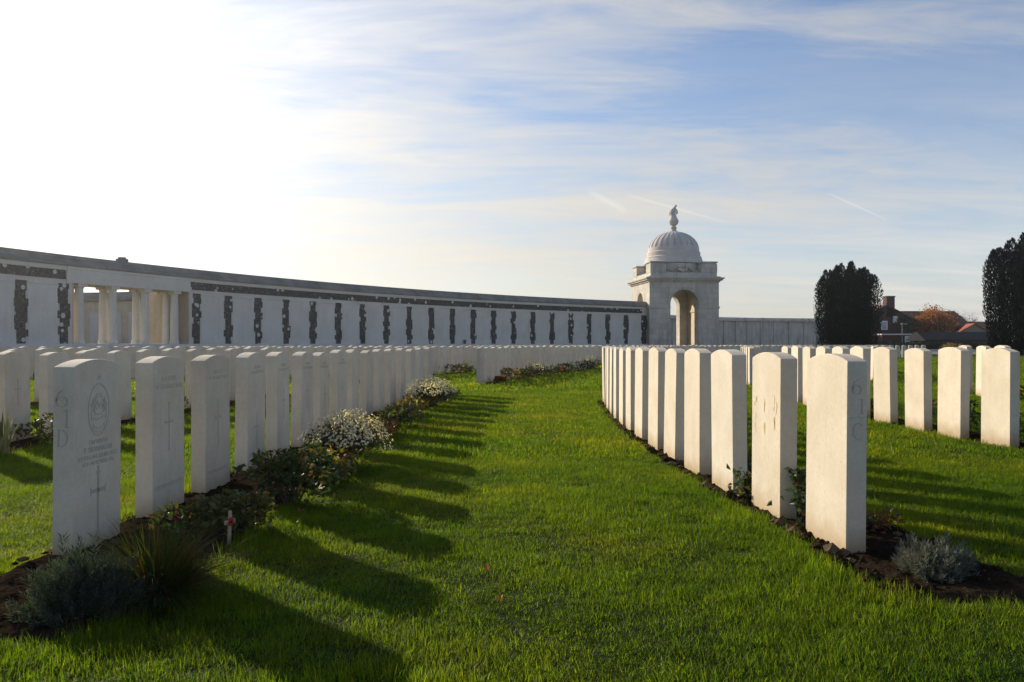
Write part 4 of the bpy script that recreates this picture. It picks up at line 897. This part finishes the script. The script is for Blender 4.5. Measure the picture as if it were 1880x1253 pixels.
def hedge(p0, p1, w, h, seed, label, n=9000):
    q = random.Random(seed); mb = MB(); a, b = Vector(p0), Vector(p1); d = b - a
    for k in range(n):
        t = q.random(); c = a + d * t; s = q.choice((0, 1, 1, 2)); zz = q.random() * h
        off = (-w / 2 if s < 2 else q.uniform(-w / 2, w / 2)); zz = zz if s < 2 else h
        mb.leaf(Vector((c.x + q.gauss(0, .1), c.y + off + q.gauss(0, .1), zz + q.gauss(0, .05))), rdir(q), rdir(q), .2, .12)
    root = empty('hedge', (0, 0, 0)); tag(root, label, 'hedge'); mb.build('foliage', M['hedge_leaf'], root)
    cb = MB(); cb.box(a.x, b.x, a.y - w * .3, a.y + w * .3, 0, h * .9); cb.build('branch_core', M['hedge_leaf'], root)
hedge((41, 97), (88, 97), 1.2, 1.0, 3, 'long low dark hedge in front of the brick house and slate roof')
def gable_house(name, loc, rz, L_, W_, hw, hr, wallm, roofm, label, win=(), chim=None, gable_win=None):
    """ridge along local x; walls, two roof slopes, gable ends, windows"""
    root = empty(name, loc, rz); tag(root, label, 'house')
    mb = MB(); prof = [(-W_ / 2, 0), (W_ / 2, 0), (W_ / 2, hw), (0, hr - .06), (-W_ / 2, hw)]
    mb.prism(prof, lambda a, b: (-L_ / 2, a, b), lambda a, b: (L_ / 2, a, b)); mb.build('wall', wallm, root)
    mb = MB(); o_ = .35; sl = (hr - hw) / (W_ / 2)
    for s in (-1, 1):
        pr = [(0, hr), (s * (W_ / 2 + o_), hw - sl * o_), (s * (W_ / 2 + o_), hw - sl * o_ + .14), (0, hr + .14)]
        mb.prism(pr, lambda a, b: (-L_ / 2 - .3, a, b), lambda a, b: (L_ / 2 + .3, a, b))
    rf = mb.build('roof', roofm, root)
    for (x0, x1, z0, z1) in win:
        mb = MB(); mb.box(x0 - .08, x1 + .08, -W_ / 2 - .06, -W_ / 2 + .02, z0 - .08, z1 + .08); f_ = mb.build('window', M['white_paint'], root)
        mb = MB(); mb.box(x0, x1, -W_ / 2 - .08, -W_ / 2 - .062, z0, z1); mb.build('pane', M['glass'], f_)
    if gable_win:
        y0, y1, z0, z1 = gable_win; mb = MB(); mb.box(-L_ / 2 - .06, -L_ / 2 + .02, y0, y1, z0, z1); f_ = mb.build('window', M['white_paint'], root)
        mb = MB(); mb.box(-L_ / 2 - .08, -L_ / 2 - .062, y0 + .15, y1 - .15, z0 + .15, z1 - .15); mb.build('pane', M['glass'], f_)
    if chim:
        x, y, w, z0, z1 = chim; mb = MB(); mb.box(x - w / 2, x + w / 2, y - w / 2, y + w / 2, z0, z1); mb.box(x - w / 2 - .06, x + w / 2 + .06, y - w / 2 - .06, y + w / 2 + .06, z1, z1 + .15); ch = mb.build('chimney', M['brick'], rf)
    return root
# brick house: end gable beside the yew, long brown roof behind
h = gable_house('brick_house', (50.8, 117, 0), R(90), 9.5, 8.2, 4.0, 6.1, M['brick'], M['roof_tile'], 'red brick house with tall chimney, its gable beside the dark yew', (), (-4.2, -.65, 1.1, 4.6, 7.25), (-.2, .7, 2.8, 4.0))
gable_house('long_house', (60.6, 122, 0), R(2), 9, 9, 3.4, 5.6, M['brick'], M['roof_tile'], 'house with a long brown tiled roof behind the autumn trees', ((-3, -1.8, 1.2, 2.6), (.5, 1.7, 1.2, 2.6)))
ann = empty('brick_annex', (51.3, 109.0, 0)); tag(ann, 'low flat-roofed brick annex with a white parapet line', 'building')
mb = MB(); mb.box(-3.4, 2.6, -2, 2, 0, 2.05); mb.build('wall', M['brick'], ann); mb = MB(); mb.box(-3.5, 2.7, -2.1, 2.1, 2.05, 2.2); mb.build('parapet', M['white_paint'], ann)
mb = MB(); mb.box(-.45, .45, -2.06, -1.98, .02, 1.9); mb.build('door', M['white_paint'], ann)
pst = MB(); pst.tube([(0, 0, 0), (0, 0, 3.4)], .05, 8); pst.box(-.15, .6, -.1, .1, 3.4, 3.55); o = pst.build('lamp_post', M['render']); o.location = (50.3, 106.5, 0); tag(o, 'thin pale post with a flat arm beside the brick annex', 'post')
pst = MB(); pst.box(-.28, .28, -.1, .1, 0, .9); o = pst.build('meter_box', M['white_paint'], bevel=.03); o.location = (52.0, 112.12, 3.75); tag(o, 'small white box high on the brick gable', 'box')
shed = empty('slate_shed', (54.2, 101, 0)); tag(shed, 'long low shed with a dark slate roof behind the hedge', 'shed')
mb = MB(); mb.box(-4.6, 4.6, -2, 2, 0, 1.25); mb.build('wall', M['slate'], shed); mb = MB(); mb.prism([(-2.3, 1.25), (2.3, 1.25), (2.3, 1.4), (.3, 2.35), (-.3, 2.35), (-2.3, 1.4)], lambda a, b: (-4.9, a, b), lambda a, b: (4.9, a, b)); mb.build('roof', M['slate'], shed)
gable_house('orange_roof_house', (65.0, 118.5, 0), R(76), 9, 6.0, 1.7, 3.6, M['render'], M['orange_tile'], 'grey house with bright orange tiled roof and white gable window at far right', (), None, (-.9, .9, 1.3, 2.5))
gable_house('dark_roof_house', (70.5, 128, 0), R(0), 9, 8, 2.4, 4.2, M['render'], M['roof_tile'], 'low house with a dark brown roof behind the orange-roofed house', ((-3, -2, .9, 2),))
leafy('garden_bush', (48.0, 89.5, 0), (1.5, 1.0), 1.15, 800, .22, M['yellow_leaf'], 200, 'bright yellow-green bush in front of the dark hedge', 'bush', None, 5)

# ------------------------------------------------------------------ the misty backlit air
hm = bpy.data.materials.new('haze_air'); hm.use_nodes = True; nt = hm.node_tree; nt.nodes.remove(nt.nodes['Principled BSDF'])
pv = nt.nodes.new('ShaderNodeVolumePrincipled'); pv.inputs['Color'].default_value = (.92, .92, .92, 1); pv.inputs['Density'].default_value = .0006; pv.inputs['Anisotropy'].default_value = .86
L(nt, pv.outputs[0], nt.nodes['Material Output'].inputs['Volume'])
mb = MB(); mb.box(-710, 710, -70, 710, -1, 16); hz_ = mb.build('haze', hm); tag(hz_, kind='stuff')
# ------------------------------------------------------------------ light, sky, camera
PHI, ELEV = R(46), R(20.8)
sd = Vector((-math.sin(PHI) * math.cos(ELEV), math.cos(PHI) * math.cos(ELEV), math.sin(ELEV)))
li = bpy.data.lights.new('sun', 'SUN'); li.energy = 4.0; li.angle = R(0.6); li.color = (1.0, 0.87, 0.68)
lo = bpy.data.objects.new('sun', li); COL.objects.link(lo); lo.rotation_euler = (-sd).to_track_quat('-Z', 'Y').to_euler(); lo.location = (-30, 30, 30)
w = bpy.data.worlds.new('World'); S.world = w; w.use_nodes = True; nt = w.node_tree; bg = nt.nodes['Background']
sky = N(nt, 'ShaderNodeTexSky', sky_type='NISHITA'); sky.sun_disc = False; sky.sun_elevation = ELEV; sky.sun_rotation = -PHI; sky.dust_density = 0.7; sky.air_density = 1.0; sky.ozone_density = 3.5; sky.altitude = 50
STR = 0.10; bg.inputs['Strength'].default_value = STR
tc = N(nt, 'ShaderNodeTexCoord'); D = tc.outputs['Generated']
sx = N(nt, 'ShaderNodeSeparateXYZ'); L(nt, D, sx.inputs[0]); zc = math_n(nt, 'MAXIMUM', sx.outputs[2], 0.0); den = math_n(nt, 'ADD', zc, 0.14)
cb = N(nt, 'ShaderNodeCombineXYZ'); L(nt, math_n(nt, 'DIVIDE', sx.outputs[0], den), cb.inputs[0]); L(nt, math_n(nt, 'DIVIDE', sx.outputs[1], den), cb.inputs[1])
def cmap(rot, scl, loc=(0, 0, 0)):
    m = N(nt, 'ShaderNodeMapping'); m.inputs['Rotation'].default_value = (0, 0, R(rot)); m.inputs['Scale'].default_value = scl; m.inputs['Location'].default_value = loc; L(nt, cb.outputs[0], m.inputs['Vector']); return m.outputs[0]
def noi(v, s, d, r, dist=0.0):
    n = N(nt, 'ShaderNodeTexNoise'); n.inputs['Scale'].default_value = s; n.inputs['Detail'].default_value = d; n.inputs['Roughness'].default_value = r; n.inputs['Distortion'].default_value = dist; L(nt, v, n.inputs['Vector']); return n.outputs['Fac']
big = noi(cmap(25, (.55, .9, 1), (3.3, 1.2, 0)), .75, 5, .55, .6); wisp = noi(cmap(-52, (.6, 2.0, 1)), 1.5, 8, .62, 1.1); fine = noi(cmap(-40, (1.2, 4.2, 1)), 2.4, 6, .65, .9)
dens = math_n(nt, 'ADD', math_n(nt, 'MULTIPLY', big, .9), math_n(nt, 'ADD', math_n(nt, 'MULTIPLY', wisp, .62), math_n(nt, 'MULTIPLY', fine, .28)))

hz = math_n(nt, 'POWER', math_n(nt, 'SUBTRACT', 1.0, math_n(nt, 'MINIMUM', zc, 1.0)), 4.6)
dot = N(nt, 'ShaderNodeVectorMath', operation='DOT_PRODUCT'); L(nt, D, dot.inputs[0]); dot.inputs[1].default_value = tuple(sd)
cd = math_n(nt, 'MAXIMUM', dot.outputs['Value'], 0.0); g4 = math_n(nt, 'POWER', cd, 4.0)
mask = math_n(nt, 'ADD', math_n(nt, 'MULTIPLY_ADD', dens, 3.0, -2.72), math_n(nt, 'MULTIPLY', math_n(nt, 'MULTIPLY', cd, cd), .98), clamp=True); g16 = math_n(nt, 'POWER', cd, 14.0)
glow = math_n(nt, 'ADD', math_n(nt, 'ADD', .36, math_n(nt, 'MULTIPLY', g4, .46)), math_n(nt, 'MULTIPLY', g16, .6))
ccol = N(nt, 'ShaderNodeVectorMath', operation='SCALE'); ccol.inputs[0].default_value = (1 / STR, .985 / STR, .96 / STR); L(nt, glow, ccol.inputs['Scale'])
hcol = N(nt, 'ShaderNodeVectorMath', operation='SCALE'); cw = math_n(nt, 'MULTIPLY_ADD', dot.outputs['Value'], 1.25, .25, clamp=True); hc = mix(nt, cw, (1.25 / STR, 1.25 / STR, 1.27 / STR), (1.0 / STR, .925 / STR, .79 / STR)); L(nt, hc, hcol.inputs[0]); L(nt, math_n(nt, 'ADD', .50, math_n(nt, 'MULTIPLY', g4, .50)), hcol.inputs['Scale'])  # horizon raised behind the camera, out of view, as added fill for shaded faces
sk = N(nt, 'ShaderNodeVectorMath', operation='SCALE'); L(nt, mix(nt, 1.0, sky.outputs[0], (.93, .98, 1.06), 'MULTIPLY'), sk.inputs[0]); sk.inputs['Scale'].default_value = .86
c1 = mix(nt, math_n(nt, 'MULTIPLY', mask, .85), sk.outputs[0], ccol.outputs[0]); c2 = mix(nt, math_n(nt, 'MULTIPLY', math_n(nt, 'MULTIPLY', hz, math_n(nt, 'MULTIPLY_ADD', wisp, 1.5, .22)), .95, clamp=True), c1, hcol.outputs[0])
def skydir(px, py): return Vector(((px - 940) / F, 1, (632 - py) / F)).normalized()
for (p0, p1, wd, am) in (((1518, 354), (1628, 404), .0015, .15), ((1150, 358), (1335, 409), .0024, .13), ((1080, 352), (1150, 388), .005, .14)):      # old contrails, streaks along great circles
    a_, b_ = skydir(*p0), skydir(*p1); nn = a_.cross(b_).normalized(); mid = (a_ + b_).normalized(); half = a_.angle(b_) / 2
    d1 = N(nt, 'ShaderNodeVectorMath', operation='DOT_PRODUCT'); L(nt, D, d1.inputs[0]); d1.inputs[1].default_value = tuple(nn)
    d2 = N(nt, 'ShaderNodeVectorMath', operation='DOT_PRODUCT'); L(nt, D, d2.inputs[0]); d2.inputs[1].default_value = tuple(mid)
    band = math_n(nt, 'MULTIPLY_ADD', math_n(nt, 'ABSOLUTE', d1.outputs['Value']), -1 / wd, 1.0, clamp=True)
    ends = math_n(nt, 'MULTIPLY_ADD', math_n(nt, 'SUBTRACT', d2.outputs['Value'], math.cos(half)), 1 / (1 - math.cos(half)), 0.0, clamp=True)
    c2 = mix(nt, math_n(nt, 'MULTIPLY', math_n(nt, 'MULTIPLY', band, math_n(nt, 'POWER', ends, .4)), am), c2, (.86 / STR, .85 / STR, .83 / STR))
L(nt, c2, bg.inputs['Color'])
cam = bpy.data.cameras.new('camera'); co = bpy.data.objects.new('camera', cam); COL.objects.link(co); co.location = (0, 0, CAMZ); co.rotation_euler = (PI / 2, 0, 0)
cam.sensor_width = 36; cam.lens = 36 * F / 1880; cam.shift_y = -(626.5 - 632) / 1880; cam.clip_start = .05; cam.clip_end = 2000; S.camera = co
S.view_settings.view_transform = 'Standard'; S.view_settings.look = 'None'; S.view_settings.gamma = 1; S.view_settings.exposure = 0.64
S.cycles.max_bounces = 6; S.cycles.transparent_max_bounces = 4; S.cycles.use_denoising = True
